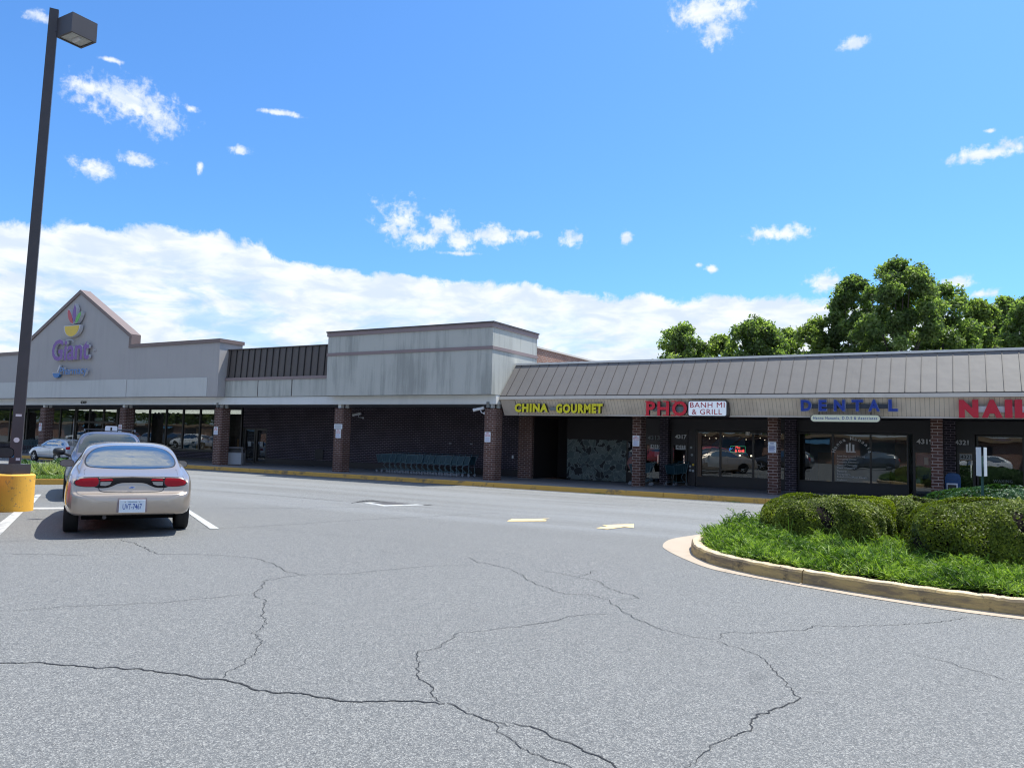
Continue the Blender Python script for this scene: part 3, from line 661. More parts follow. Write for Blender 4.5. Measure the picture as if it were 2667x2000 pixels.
MB().prism(gpoly, YG, YG+.42).build('gable_wall', M['taupe'], SM); MB().box(-29.6, -29.275, YG+.42, YG+1.3, 3.3, 5.78).build('return_wall', M['taupe'], SM); MB().box(-29.65, -29.2, YG+.47, YG+1.35, 5.78, 5.95).build('roof_coping', M['coping'], SM)
cp = MB()
def coping_run(mb, a, b, t=.17, y0=YG-.06, y1=YG+.47):
    (xa, za), (xb, zb) = a, b; L = math.hypot(xb-xa, zb-za); nx, nz = -(zb-za)/L, (xb-xa)/L
    if nz < 0: nx, nz = -nx, -nz
    mb.prism([(xa, za), (xb, zb), (xb+nx*t, zb+nz*t), (xa+nx*t, za+nz*t)], y0, y1)
for a, b in (((-75, 5.78), (-45.47, 5.78)), ((-35.83, 5.78), (-29.2, 5.78))): coping_run(cp, a, b)
cp.prism([(-45.50, 5.78), (-45.28, 5.78), (-45.28, 6.28), (-45.50, 6.42)], YG-.05, YG+.46); cp.prism([(-36.02, 5.78), (-35.82, 5.78), (-35.82, 6.42), (-36.02, 6.28)], YG-.05, YG+.46)
cp.prism([(-45.44, 6.28), (-40.5, 8.86), (-40.5, 9.07), (-45.44, 6.49)], YG-.07, YG+.48); cp.prism([(-35.86, 6.26), (-35.86, 6.47), (-40.5, 9.07), (-40.5, 8.86)], YG-.072, YG+.482)
cp.build('roof_coping', M['coping'], SM)
MB().box(-75, -36.06, YG-.02, YG+.02, 3.31, 4.2).box(-36.0, -30.0, YG-.02, YG+.02, 3.31, 4.18).build('pale_band', M['pale_band'], SM)
MB().box(-75, -14.66, YB, YB+.34, 2.95, 3.285).build('entrance_beam', M['beam'], SM)
MB().box(-75, -14.7, YB+.345, YS-.002, 3.0, 3.05).build('soffit', M['soffit'], SM)
# middle stretch
MB().box(-29.26, -22.71, YB-.05, YB+.45, 3.30, 4.04).build('lower_band', M['tower'], SM)
MB().box(-29.26, -22.71, YB-.09, YB+.47, 4.04, 4.165).build('trim_band', M['mauve'], SM)
bz = MB().add([(-29.25, YB-.02, 4.165), (-22.71, YB-.02, 4.165), (-22.71, YB+.06, 5.46), (-29.25, YB+.06, 5.46), (-29.25, YB+1.2, 5.46), (-22.71, YB+1.2, 5.46), (-22.71, YB+1.2, 4.165), (-29.25, YB+1.2, 4.165)],
              [(0, 1, 2, 3), (3, 2, 5, 4), (4, 5, 6, 7), (0, 7, 6, 1), (0, 3, 4, 7), (1, 6, 5, 2)])
bz.build('bronze_panel', M['bronze'], SM)
sm = MB()
for i in range(17):
    x = -29.1+i*.392
    sm.add([(x, YB-.06, 4.17), (x+.035, YB-.06, 4.17), (x+.035, YB+.02, 5.46), (x, YB+.02, 5.46), (x, YB, 4.17), (x+.035, YB, 4.17), (x+.035, YB+.08, 5.46), (x, YB+.08, 5.46)], [(0, 1, 2, 3), (0, 3, 7, 4), (1, 5, 6, 2)])
sm.build('standing_seams', M['bronze_seam'], SM)
MB().box(-29.26, -22.71, YB+.0, YB+1.22, 5.46, 5.50).build('roof_flashing', M['coping_dark'], SM)
MB().box(-27.13, -27.09, YB-.056, YB-.04, 3.31, 4.03).build('panel_joint', M['coping_dark'], SM); MB().box(-25.03, -24.98, YB-.056, YB-.04, 3.31, 4.03).build('panel_joint', M['coping_dark'], SM)
# tower block
XT0, XT1, YT0, YT1 = -22.7, -14.65, 23.74, 27.15
MB().box(XT0, XT1, YT0, YT1, 3.29, 5.80).build('block_wall', M['tower'], SM)
MB().box(XT0-.03, XT1+.03, YT0-.03, YT1+.02, 4.93, 5.05).build('trim_band', M['mauve'], SM)
MB().box(XT0-.04, XT1+.04, YT0-.04, YT1+.03, 5.74, 5.90).build('trim_band', M['mauve'], SM)
MB().box(XT0-.07, XT1+.07, YT0-.07, YT1+.05, 5.90, 5.955).build('roof_coping', M['coping_dark'], SM)
MB().box(-75, -14.72, YS+.75, 60, 2.9, 5.36).build('main_roof', M['soffit'], SM)
MB().box(-15.0, -14.71, YT1+.06, 60, 0, 5.38).build('brick_end_wall', M['brick_pale'], SM)
MB().box(-15.03, -14.66, YT1+.05, 60, 5.38, 5.45).build('end_wall_coping', M['gutter_trim'], SM)
# arcade columns with the steel stub above each
colx = [-59.3, -51.95, -44.6, -37.3, -30.05, -22.6, -15.2]
for x in colx:
    b = MB(); w = .50; o = .05; dp = 24.15+.56
    poly = [(x+o, 24.15), (x+w-o, 24.15), (x+w, 24.15+o), (x+w, dp-o), (x+w-o, dp), (x+o, dp), (x, dp-o), (x, 24.15+o)]
    b.prism(poly, .15, 2.72, 'z'); cap = [(x+w/2+(px-x-w/2)*.97, 24.43+(py-24.43)*.97) for px, py in poly]; b.prism(cap, 2.721, 2.80, 'z')
    co = b.build('brick_column', M['brick'], SM)
    MB().box(x+.16, x+.32, 24.22, 24.40, 2.80, 2.95).box(x+.34, x+.46, 24.46, 24.56, 2.80, 3.0).build('steel_stub', M['beam'], co)
    MB().box(x-.04, x+.54, 24.11, 24.75, .15, .165).build('base_plate', M['pave'], co)
# brick back wall
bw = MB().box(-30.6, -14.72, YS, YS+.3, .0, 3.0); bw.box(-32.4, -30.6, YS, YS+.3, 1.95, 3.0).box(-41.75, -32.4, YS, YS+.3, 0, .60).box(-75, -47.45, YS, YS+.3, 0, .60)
bw.build('brick_back_wall', M['brick_shaded'], SM)
MB().box(-30.6, -14.72, YS-.02, YS, .15, .42).box(-41.75, -32.4, YS-.04, YS, .15, .26).build('wall_base', M['dark_panel'], SM)
MB().box(-41.75, -32.4, YS-.05, YS+.06, .60, .64).build('window_sill', M['dark_panel'], SM)
window(SM, -41.72, -32.45, .64, 3.0, YS, (-40.18, -38.67, -37.21, -35.79, -34.6), .09)
window(SM, -75, -47.45, .6, 3.0, YS, (-56.5, -55.0, -53.9, -52.9, -51.0, -50.1, -49.1), .09)
window(SM, -43.2, -41.80, .15, 3.0, YS, (), .09)
ed = window(SM, -47.43, -43.22, .15, 3.0, YS+.02, (-46.03, -44.6), .10, name='sliding_door')
MB().box(-47.3, -43.3, YS-.06, YS+.05, 2.05, 2.16).build('door_header', M['dark_frame'], ed)
# recessed pair of dark doors beside the brick wall
for i, (a, b) in enumerate(((-32.35, -31.52), (-31.48, -30.65))):
    d = window(SM, a, b, .15, 1.93, YS+.12, (), .10, name='double_door_leaf')
    MB().box(a+.3, a+.52, YS+.085, YS+.10, 1.0, 1.25).build('paper_notice', M['paper_dim'], d)
MB().box(-32.4, -30.6, YS+.2, YS+.25, .15, 1.95).build('door_recess_back', M['brick_shaded'], SM)
MB().box(-27.2, -26.67, YS-.04, YS, .50, .98).build('wall_hatch', M['dark_panel'], SM)
for x, z in ((-14.98-.65, 1.27), (-15.9-.2, .9)):
    MB().box(x, x+.07, YS-.05, YS-.002, z, z+.13).build('wall_outlet', M['sign_white'], SM)
for x in (-18.2, -17.3, -19.3):
    MB().box(x, x+.12, YS-.04, YS-.002, 1.42, 1.47).build('wall_bracket', M['caster'], SM)
# shop interior seen through the glass
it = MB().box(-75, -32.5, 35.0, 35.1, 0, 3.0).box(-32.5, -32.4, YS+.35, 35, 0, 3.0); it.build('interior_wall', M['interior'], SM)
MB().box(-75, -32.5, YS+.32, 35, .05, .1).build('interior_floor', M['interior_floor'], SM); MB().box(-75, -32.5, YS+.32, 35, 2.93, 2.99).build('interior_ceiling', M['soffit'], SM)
for k in range(6):
    MB().box(-50, -33.2, 28.9+k*.95, 28.98+k*.95, 2.89, 2.925).build('ceiling_light', M['strip_light'], SM)
r_ = random.Random(3)
for k in range(15):
    x = -49+k*1.12+r_.uniform(-.2, .2); m = r_.choice(['interior_teal', 'interior_red', 'interior_blue', 'interior_tan', 'interior', 'interior'])
    if -46.2 < x < -43.6: continue
    y = r_.uniform(29.0, 31.5); MB().box(x, x+r_.uniform(.6, 1.0), y, y+.5, .1, r_.uniform(.9, 1.9)).build('display_shelf', M[m], SM)
for (x0, x1, z0, z1, mt, nm) in ((-49.0, -48.0, 1.15, 2.35, 'paper_dim', 'window_poster'), (-48.95, -47.85, .65, 1.0, 'paper_dim', 'window_poster'), (-43.0, -42.35, .75, 2.3, 'paper_dim', 'window_poster'), (-41.5+.05, -40.7, 1.95, 2.25, 'paper', 'window_poster'),
                                (-45.6, -44.9, 1.9, 2.35, 'paper', 'window_poster'), (-45.75, -45.0, .8, 1.55, 'paper_dim', 'window_poster'), (-50.7, -50.3, .9, 1.7, 'paper_dim', 'window_poster')):
    MB().box(x0, x1, YS+.06, YS+.065, z0, z1).build(nm, M[mt], SM)
place_letters(SM, 'BAKERY', -41.35, -38.0, 2.3, 2.72, YS+.30, .04, M['black_ink'], .03, 1.1, part='window_letter')

place_letters(SM, '4309', -40.67, -40.12, 3.0, 3.15, YB-.01, .02, M['black_ink'], .02, part='address_numeral')

# ------------------------------------------------------------------ shop row with the grey metal mansard
SH = thing('shop_row_building', 'single storey row of small shops under a sloping grey metal roof', 'shop building', (0, 28, 0))
XE = 34.0
rf = MB(); xl = -14.60
rf.add([(xl, 24.3, 3.27), (XE, 24.3, 3.27), (XE, 25.4, 4.5), (xl, 25.4, 4.5), (xl, 25.4, 3.27), (XE, 25.4, 3.27)], [(0, 1, 2, 3), (0, 3, 4), (1, 5, 2), (0, 4, 5, 1), (3, 2, 5, 4)])
rf.build('mansard_roof', M['roof_metal'], SH)
sm = MB(); x = -14.35
while x < XE:
    e = .018; sm.add([(x, 24.28, 3.28), (x+e, 24.28, 3.28), (x+e, 25.38, 4.50), (x, 25.38, 4.50), (x, 24.31, 3.25), (x+e, 24.31, 3.25), (x+e, 25.41, 4.47), (x, 25.41, 4.47)], [(0, 1, 2, 3), (0, 3, 7, 4), (1, 5, 6, 2)])
    x += .395
sm.build('roof_seams', M['roof_seam'], SH)
MB().box(xl, XE, 25.36, 25.62, 4.49, 4.56).build('roof_coping', M['white_metal'], SH)
MB().box(xl, XE, 25.62, 52, 2.75, 4.40).build('flat_roof', M['soffit'], SH)
MB().box(xl, XE, 24.22, 24.34, 3.125, 3.235).build('gutter_board', M['gutter_trim'], SH)
MB().box(xl, XE, 24.27, 24.40, 3.237, 3.268).build('drip_edge', M['bronze_seam'], SH)
fa = MB(); fa.add([(-14.0, 24.34, 3.12), (XE, 24.34, 3.12), (XE, 24.68, 2.60), (-14.0, 24.68, 2.60), (-14.0, 24.8, 3.12), (XE, 24.8, 3.12), (-14.0, 24.8, 2.6), (XE, 24.8, 2.6)], [(0, 1, 2, 3), (0, 3, 6, 4), (1, 5, 7, 2), (3, 2, 7, 6)])
fa.build('sign_fascia', M['fascia'], SH)
fe = MB(); fe.add([(-14.6, 24.30, 3.12), (-14.01, 24.30, 3.12), (-14.01, 24.64, 2.56), (-14.6, 24.64, 2.56), (-14.6, 24.85, 3.12), (-14.01, 24.85, 3.12), (-14.01, 24.85, 2.56), (-14.6, 24.85, 2.56)],
                  [(0, 1, 2, 3), (4, 7, 6, 5), (0, 3, 7, 4), (1, 5, 6, 2), (3, 2, 6, 7)]); fe.build('fascia_end_board', M['trim_wood'], SH)
MB().box(-14.0, XE, 24.64, 24.86, 2.56, 2.598).build('fascia_bottom_trim', M['gutter_trim'], SH)
MB().box(xl, XE, 24.87, 28.0, 2.60, 2.66).build('soffit', M['dark_panel'], SH)
for x in [-9.88, -5.30, -.72, 3.86, 8.44]:
    MB().prism([(x+.015, 25.45), (x+.295, 25.45), (x+.31, 25.465), (x+.31, 25.97), (x, 25.97), (x, 25.465)], .15, 2.6, 'z').build('brick_column', M['brick_row'], SH)
YR = 28.0
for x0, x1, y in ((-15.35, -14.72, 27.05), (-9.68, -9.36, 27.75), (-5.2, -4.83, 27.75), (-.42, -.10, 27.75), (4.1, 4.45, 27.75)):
    MB().box(x0, x1, y, 28.6, .15, 2.6).build('brick_pier', M['brick_shaded'] if y > 27.2 else M['brick'], SH)
MB().box(-14.72, -13.75, 29.3, 29.5, .15, 2.6).box(-14.74, -14.70, 27.2, 29.3, .15, 2.6).build('entry_recess_wall', M['dark_wood'], SH)
MB().cyl((-14.05, 29.28, .85), (-14.05, 29.24, .85), .07, n=14).build('door_knob_plate', plain('dull_brass', (.10, .085, .04), .5, .6), SH)
MB().box(-13.75, -11.2, 28.25, 28.5, .15, 1.76).build('flagstone_panel', M['stone'], SH)
MB().box(-13.75, -10.4, 28.22, 28.5, 1.762, 2.6).box(-11.2, -10.35, 28.27, 28.5, .15, .5).build('wood_wall', M['dark_wood'], SH)
window(SH, -11.19, -10.45, .5, 1.76, 28.3, (), .04)
dl = thing('octagon_plaque', 'pinkish octagonal plaque in the window behind the brick pillar nearest the flagstone wall', 'plaque', (-10.85, 28.2, .95))
dl_m = MB().cyl((-10.85, 28.22, .88), (-10.85, 28.19, .88), .30, n=8); dl_m.build('plate', plain('faded_red_plaque', (.24, .10, .10), .6), dl)
MB().cyl((-10.85, 28.188, .88), (-10.85, 28.182, .88), .24, n=8).build('inner_plate', plain('paler_red_plaque', (.30, .15, .145), .6), dl)
place_letters(SH, '4', -11.05, -10.83, 1.26, 1.46, 28.2, .01, M['paper'], .03, part='window_numeral')
place_letters(SH, '3', -11.12, -11.02, 1.50, 1.66, 28.2, .01, M['paper_dim'], .02, part='window_numeral')
def shop_front(x0, x1, mull, zb=.5, zt=2.17):
    MB().box(x0, x1, YR-.02, YR+.3, .15, zb).build('bulkhead_panel', M['dark_panel'], SH); return window(SH, x0, x1, zb, zt, YR, mull, .05)
MB().box(-10.4, XE, YR-.04, YR+.3, 2.19, 2.6).build('dark_transom', M['dark_panel'], SH)
def door(x0, x1, zt, note):
    d = window(SH, x0, x1, .15, zt, YR, (), .075, name='shop_door'); MB().box(x0, x1, YR-.03, YR+.06, zt, 2.19).build('transom_panel', M['dark_panel'], d)
    MB().box(x1-.13, x1-.10, YR-.10, YR-.06, .85, 1.25).build('door_handle', M['chrome'], d); return d
d = door(-10.36, -9.68, 1.70, '4313')
place_letters(SH, '4313', -10.22, -9.74, 1.80, 1.96, YR-.06, .02, M['raceway'], .03, part='address_numeral')
pn = MB().box(-10.12, -9.74, YR-.02, YR-.012, 1.46, 1.66).build('address_card', M['paper'], d); place_letters(d, '4313', -10.08, -9.77, 1.49, 1.63, YR-.021, .004, M['black_ink'], .02, part='card_numeral')
MB().box(-9.98, -9.75, YR+.05, YR+.06, 1.18, 1.38).build('door_notice', M['paper_dim'], d)
d = door(-9.32, -8.68, 1.70, '4317')
place_letters(SH, '4317', -9.15, -8.72, 1.86, 2.02, YR-.06, .02, M['number_white'], .03, part='address_numeral')
MB().box(-9.14, -8.76, YR-.02, YR-.012, 1.46, 1.66).build('address_card', M['paper'], d); place_letters(d, '4317', -9.09, -8.81, 1.49, 1.63, YR-.021, .004, M['black_ink'], .02, part='card_numeral')
MB().box(-8.66, -8.38, YR-.03, YR+.25, .15, 2.19).build('door_side_panel', M['dark_panel'], SH)
for k, (x, z, mt) in enumerate(((-8.58, .86, 'paper'), (-8.47, .92, 'fruit_yellow'), (-8.58, .72, 'paper'), (-8.47, .70, 'paper'), (-8.52, 1.28, 'paper_dim'), (-8.55, 1.55, 'paper_dim'))):
    MB().cyl((x, YR-.034, z), (x, YR-.040, z), .045, n=12).build('door_sticker', M[mt], SH)
w = shop_front(-8.36, -5.22, (-7.48, -6.32))
MB().box(-8.30, -8.16, YR-.056, YR-.05, .50, 2.1).build('tan_window_strip', plain('tan_board', (.17, .11, .08), .7), w)
MB().box(-8.05, -7.52, YR+.03, YR+.04, 1.02, 1.35).box(-7.95, -7.52, YR+.031, YR+.04, .87, 1.02).box(-7.82, -7.52, YR+.032, YR+.04, 1.35, 1.50).build('menu_paper', M['paper_dim'], w)
fl_ = MB().add([(-8.0, YR+.6, 1.66), (-7.6, YR+.6, 1.98), (-6.75, YR+.6, 1.98), (-6.75, YR+.6, 1.62), (-7.4, YR+.6, 1.55)], [(0, 1, 2, 3, 4)]).build('blue_banner', M['interior_blue'], w)
MB().add([(-7.45, YR+.58, 1.56), (-6.85, YR+.58, 1.98), (-6.75, YR+.58, 1.98), (-7.3, YR+.58, 1.55)], [(0, 1, 2, 3)]).build('banner_stripe', M['black_ink'], w)
for k in range(14):
    x = -8.3+k*.22+.05*math.sin(k*5); z = 2.0-.12*abs(math.sin(k*1.1))
    MB().cyl((x, YR+.9, z), (x, YR+.9, z+.025), .010, n=6).build('string_bulb', M['bulb'], w)
for x, z, y in ((-6.1, 1.78, 1.5), (-5.85, 1.82, 1.2), (-5.5, 1.2, 1.6), (-5.9, 1.21, 1.5), (-6.75, 1.27, 1.6), (-7.15, 1.28, 1.5)):
    MB().cyl((x, YR+y, z), (x, YR+y, z+.05), .035, n=8).build('pendant_bulb', M['bulb'], w)
w2 = shop_front(-4.81, -1.42, (-3.69, -2.53))
MB().box(-4.92, -.29, 31.2, 31.3, .1, 2.6).box(-2.9, -2.0, 30.8, 31.15, .1, 2.1).build('waiting_room_wall', M['pale_interior'], SH)
# lettering on the dentist's window
def arc_text(root, s, cx, cz, R, a0, a1, h, Y, mat):
    n = len(s)
    for i, ch in enumerate(s):
        if ch == ' ': continue
        t = rad(a0+(a1-a0)*i/(n-1)); me = text_mesh(ch, .01, .5); A = mesh_np(me); A[:, 0] -= (A[:, 0].min()+A[:, 0].max())/2; A *= 1.0
        ang = t-math.pi/2; ca, sa = math.cos(ang), math.sin(ang); px, pz = cx+R*math.cos(t), cz+R*math.sin(t)
        X = px+(A[:, 0]*ca-A[:, 1]*sa)*h; Z = pz+(A[:, 0]*sa+A[:, 1]*ca)*h
        B = np.stack([X-SH.location.x, Y-A[:, 2]*.004-SH.location.y, Z], 1).ravel(); me.vertices.foreach_set('co', B); me.materials.clear(); me.materials.append(mat)
        o = bpy.data.objects.new('window_letter', me); COL.objects.link(o); o.parent = root
arc_text(w2, 'Hanna Hanania', -3.10, 1.42, .52, 165, 15, .17, YR-.055, M['decal'])
MB().box(-3.28, -3.22, YR-.056, YR-.052, 1.56, 1.80).box(-3.19, -3.13, YR-.056, YR-.052, 1.56, 1.84).box(-3.08, -3.02, YR-.056, YR-.052, 1.56, 1.80).box(-3.28, -2.98, YR-.056, YR-.052, 1.53, 1.57).build('logo_mark', M['decal'], w2)
lines = ['Same Day Crowns (Cerec)', 'Emergency Dental', 'Cosmetic Dentistry', 'General Dentistry', 'Teeth Whitening', 'Dentures', 'Extractions', 'Endodontics (Root Canals)', 'Implants']
for k, s in enumerate(lines): place_letters(w2, s, -3.56, -3.56+.037*len(s), 1.36-k*.098, 1.43-k*.098, YR-.052, .004, M['decal'], .0, part='window_lettering', whole=True)
d = door(-1.30, -.45, 1.66, '4319')
place_letters(SH, '4319', -1.19, -.72, 1.86, 2.02, YR-.06, .02, M['number_white'], .03, part='address_numeral')
MB().box(-1.2, -.6, YR+.04, YR+.05, .75, 1.55).build('door_poster', plain('navy_poster', (.02, .05, .14), .6), d)
MB().box(-1.24, -1.1, YR+.03, YR+.035, .62, .74).build('door_notice', M['paper'], d); MB().box(-.98, -.86, YR+.03, YR+.035, 1.2, 1.44).build('door_notice', M['paper'], d)
for k in range(5): MB().box(-1.12, -.65, YR+.032, YR+.036, 1.1-k*.06, 1.115-k*.06).build('poster_line', M['interior_blue'], d)
d = door(-.08, .42, 1.68, '4321')
place_letters(SH, '4321', -.12, .25, 1.86, 2.01, YR-.06, .02, M['number_white'], .03, part='address_numeral')
MB().box(-.02, .38, YR-.015, YR-.01, 1.38, 1.62).build('address_card', M['interior_tan'], d); MB().box(-.0, .34, YR-.022, YR-.016, 1.40, 1.58).build('address_card', M['paper_dim'], d); place_letters(d, '4321', .03, .31, 1.43, 1.55, YR-.023, .004, M['black_ink'], .02, part='card_numeral')
MB().cyl((.36, YR+.2, 1.55), (.36, YR+.2, 1.63), .05, n=8).build('orange_lamp', plain('orange_lamp', (.8, .3, .05), .5, emit=(1, .35, .08, 1.5)), SH)
w3 = shop_front(.46, 4.05, (1.68, 2.9)); shop_front(4.5, 12, (6, 7.5, 9, 10.5)); shop_front(12.2, 33.9, (15, 18, 21, 24, 27, 30))
MB().add([(.75, YR-.056, 2.07), (1.0, YR-.056, 2.05), (1.15, YR-.056, 2.09), (1.3, YR-.056, 2.05), (1.52, YR-.056, 2.08), (1.3, YR-.056, 2.02), (1.15, YR-.056, 1.99), (1.0, YR-.056, 2.02)], [(0, 1, 2, 7), (2, 3, 6, 7), (3, 4, 5, 6)]).build('window_scroll', plain('mauve_scroll', (.22, .16, .18), .6), w3)
place_letters(w3, 'WAXING', .88, 1.38, .74, .83, YR-.055, .004, M['raceway'], .01, 1.1, part='window_letter')
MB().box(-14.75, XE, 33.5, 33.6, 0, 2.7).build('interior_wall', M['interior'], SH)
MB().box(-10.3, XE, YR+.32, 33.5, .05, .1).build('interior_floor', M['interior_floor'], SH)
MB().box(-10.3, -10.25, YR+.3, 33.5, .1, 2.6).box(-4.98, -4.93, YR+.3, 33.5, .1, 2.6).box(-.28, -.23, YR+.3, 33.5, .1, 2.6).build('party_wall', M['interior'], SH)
MB().box(-4.4, -3.9, 29.5, 30.1, .1, 1.5).box(-1.9, -1.5, 29.2, 29.8, .1, 1.9).build('cabinet', M['interior_tan'], SH)
MB().box(-3.4, -2.1, 29.6, 30.2, .1, .95).build('reception_desk', M['soffit'], SH)
for x in (-7.8, -6.9, -6.0): MB().box(x, x+.55, 29.6, 30.2, .70, .74).box(x+.25, x+.3, 29.85, 29.9, .1, .70).build('dining_table', M['interior_tan'], SH)
# neon in the noodle shop window
ns = thing('neon_sign', 'red neon sign with green border glowing in the noodle shop window', 'neon sign', (-6.95, 28.1, 1.5))
gb = MB(); z0, z1, x0, x1 = 1.42, 1.64, -7.14, -6.62
for a, b in (((x0, z0), (x1, z0)), ((x1, z0), (x1, z1)), ((x1, z1), (x0, z1)), ((x0, z1), (x0, z0))): gb.cyl((a[0], YR+.1, a[1]), (b[0], YR+.1, b[1]), .006, n=6)
gb.build('green_border', M['neon_green'], ns)
MB().tube([(-7.19+.03*k, YR+.09, 1.47+.11*abs(math.sin(k*1.3))) for k in range(5)], .010).build('blue_tube', M['neon_blue'], ns)
place_letters(ns, 'Pho', -6.96, -6.80, 1.56, 1.64, YR+.10, .01, M['neon_red'], .005, part='neon_letter', whole=True); place_letters(ns, '& Grill', -6.99, -6.66, 1.43, 1.53, YR+.10, .01, M['neon_red'], .02, part='neon_letter', whole=True)
# ------------------------------------------------------------------ signs
def SY(px, Y=24.4): return px
s = thing('supermarket_name_sign', 'purple raised lettering reading Giant on the gable wall', 'sign', (-40.8, YG, 5.3))
place_letters(s, 'Giant', -42.5, -39.08, 5.28, 6.42, YG-.16, .12, M['purple'], .022, 1.0, side=M['letter_silver'])
place_letters(s, 'TM', -38.98, -38.8, 5.7, 5.8, YG-.05, .03, M['letter_silver'], .0, part='mark_letter', whole=True)
rr_ = MB()
for k in range(10):
    a0, a1 = k*math.pi/7.5-.3, (k+1)*math.pi/7.5-.3; rr_.cyl((-41.1+.42*math.cos(a0)*.9, YG-.12, 6.27+.13*math.sin(a0)), (-41.1+.42*math.cos(a1)*.9, YG-.12, 6.27+.13*math.sin(a1)), .025)
rr_.build('my_script_mark', M['letter_silver'], s)
s = thing('fruit_bowl_logo', 'yellow bowl logo with red, purple and green leaves near the gable peak', 'logo sign', (-40.8, YG, 6.6))
def blade(name, pts, mat, rim=True):
    MB().prism(pts, YG-.24, YG-.06).build(name, M['letter_silver'], s)
    c = (sum(p[0] for p in pts)/len(pts), sum(p[1] for p in pts)/len(pts)); MB().prism([(c[0]+(p[0]-c[0])*.86, c[1]+(p[1]-c[1])*.9) for p in pts], YG-.255, YG-.23).build(name+'_face', M[mat], s)
bowl = [(-41.50, 7.14), (-39.98, 7.14)]+[(-40.74+.76*math.cos(t), 7.10+.58*math.sin(t)*(1.0)) for t in [-math.pi*k/12 for k in range(1, 12)]]
blade('bowl', bowl, 'fruit_yellow')
blade('red_leaf', [(-40.62, 7.18), (-40.85, 7.25), (-41.12, 7.5), (-41.25, 7.85), (-41.22, 8.05), (-41.08, 8.0), (-40.85, 7.75), (-40.68, 7.45)], 'fruit_red')
blade('purple_leaf', [(-40.6, 7.22), (-40.74, 7.5), (-40.75, 7.9), (-40.6, 8.30), (-40.44, 8.05), (-40.42, 7.6), (-40.52, 7.3)], 'purple')
blade('green_leaf', [(-40.48, 7.22), (-40.42, 7.5), (-40.22, 7.75), (-39.95, 7.85), (-39.98, 7.65), (-40.15, 7.38), (-40.35, 7.22)], 'fruit_green')
s = thing('pharmacy_sign', 'blue raised Pharmacy lettering with a mortar bowl mark below the purple name', 'sign', (-40.8, YG, 4.5))
place_letters(s, 'Pharmacy', -41.65, -39.15, 4.40, 4.92, YG-.16, .12, M['pharm_blue'], .008, 1.0, side=M['letter_silver'])
MB().prism([(-42.40, 4.62), (-41.70, 4.62), (-41.80, 4.45), (-41.93, 4.38), (-42.17, 4.38), (-42.30, 4.45)], YG-.16, YG-.03).build('mortar_bowl', M['pharm_blue'], s)
MB().box(-42.42, -41.68, YG-.17, YG-.03, 4.63, 4.67).build('mortar_rim', M['letter_silver'], s)
MB().prism([(-42.05, 4.68), (-41.93, 4.68), (-41.72, 5.0), (-41.85, 5.05)], YG-.14, YG-.03).build('pestle', M['letter_silver'], s)

FY = 24.36
s = thing('restaurant_name_sign', 'yellow block lettering reading CHINA GOURMET on the wooden fascia', 'sign', (-12.3, FY, 2.6))
place_letters(s, 'CHINA', -14.0+.02, -12.62, 2.665, 2.975, FY, .13, M['yellow_letter'], .055, 1.16, side=M['letter_side'])
place_letters(s, 'GOURMET', -12.30, -10.52, 2.635, 2.965, FY, .13, M['yellow_letter'], .055, 1.16, side=M['letter_side'])
MB().box(-12.60, -12.32, FY+.02, FY+.22, 2.74, 2.84).build('raceway', M['raceway'], s)
s = thing('noodle_shop_name_sign', 'large red block lettering reading PHO on the wooden fascia', 'sign', (-8.2, FY, 2.6))
place_letters(s, 'PHO', -8.95, -7.57, 2.56, 3.045, FY-.02, .13, M['red_letter'], .03, 1.2, side=M['letter_side'])
sf = MB()
for x in (-8.95, -8.34, -8.06): sf.box(x-.02, x+.15, FY-.148, FY-.146, 3.012, 3.045).box(x-.02, x+.15, FY-.148, FY-.146, 2.56, 2.592)
sf.build('letter_serifs', M['red_letter'], s)
MB().box(-8.75, -7.65, FY+.02, FY+.16, 2.72, 2.88).build('raceway', M['raceway'], s)
def rounded(x0, x1, z0, z1, r, n=6):
    out = []
    for cx_, cz_, a in ((x1-r, z1-r, 0), (x0+r, z1-r, 90), (x0+r, z0+r, 180), (x1-r, z0+r, 270)):
        for k in range(n+1): t = rad(a+90*k/n); out.append((cx_+r*math.cos(t), cz_+r*math.sin(t)))
    return out
s = thing('banh_mi_sign', 'white rounded box sign reading BANH MI & GRILL in dark red letters', 'sign', (-6.9, FY, 2.6))
MB().prism(rounded(-7.52, -6.26, 2.545, 3.055, .07), FY-.16, FY+.20).build('sign_case', M['letter_side'], s); MB().prism(rounded(-7.49, -6.29, 2.572, 3.03, .055), FY-.172, FY-.158).build('sign_face', M['white_face'], s)
place_letters(s, 'BANH MI', -7.44, -6.34, 2.83, 2.995, FY-.174, .008, M['crimson_ink'], .0, 1.1); place_letters(s, '& GRILL', -7.38, -6.42, 2.61, 2.78, FY-.174, .008, M['crimson_ink'], .0, 1.1)
s = thing('dental_name_sign', 'widely spaced blue letters reading DENTAL on the wooden fascia', 'sign', (-2.9, FY, 2.7))
xs_ = [(-4.10, -3.78), (-3.60, -3.36), (-3.18, -2.86), (-2.70, -2.38), (-2.26, -1.94), (-1.74, -1.48)]
for ch, (a, b) in zip('DENTAL', xs_):
    place_letters(s, ch, a, b, 2.72, 3.075, FY-.02, .10, M['pale_trim'], .05, side=M['pale_trim'], part='letter_trim'); place_letters(s, ch, a+.015, b-.015, 2.735, 3.06, FY-.075, .055, M['blue_letter'], .04, side=M['blue_letter'])
MB().box(-3.85, -1.65, FY+.0, FY+.14, 2.82, 2.94).build('raceway', M['raceway_blue'], s)
s = thing('dentist_nameplate_sign', 'cream pill shaped sign naming the dentist, hung under the blue DENTAL letters', 'sign', (-2.85, 24.3, 2.4))
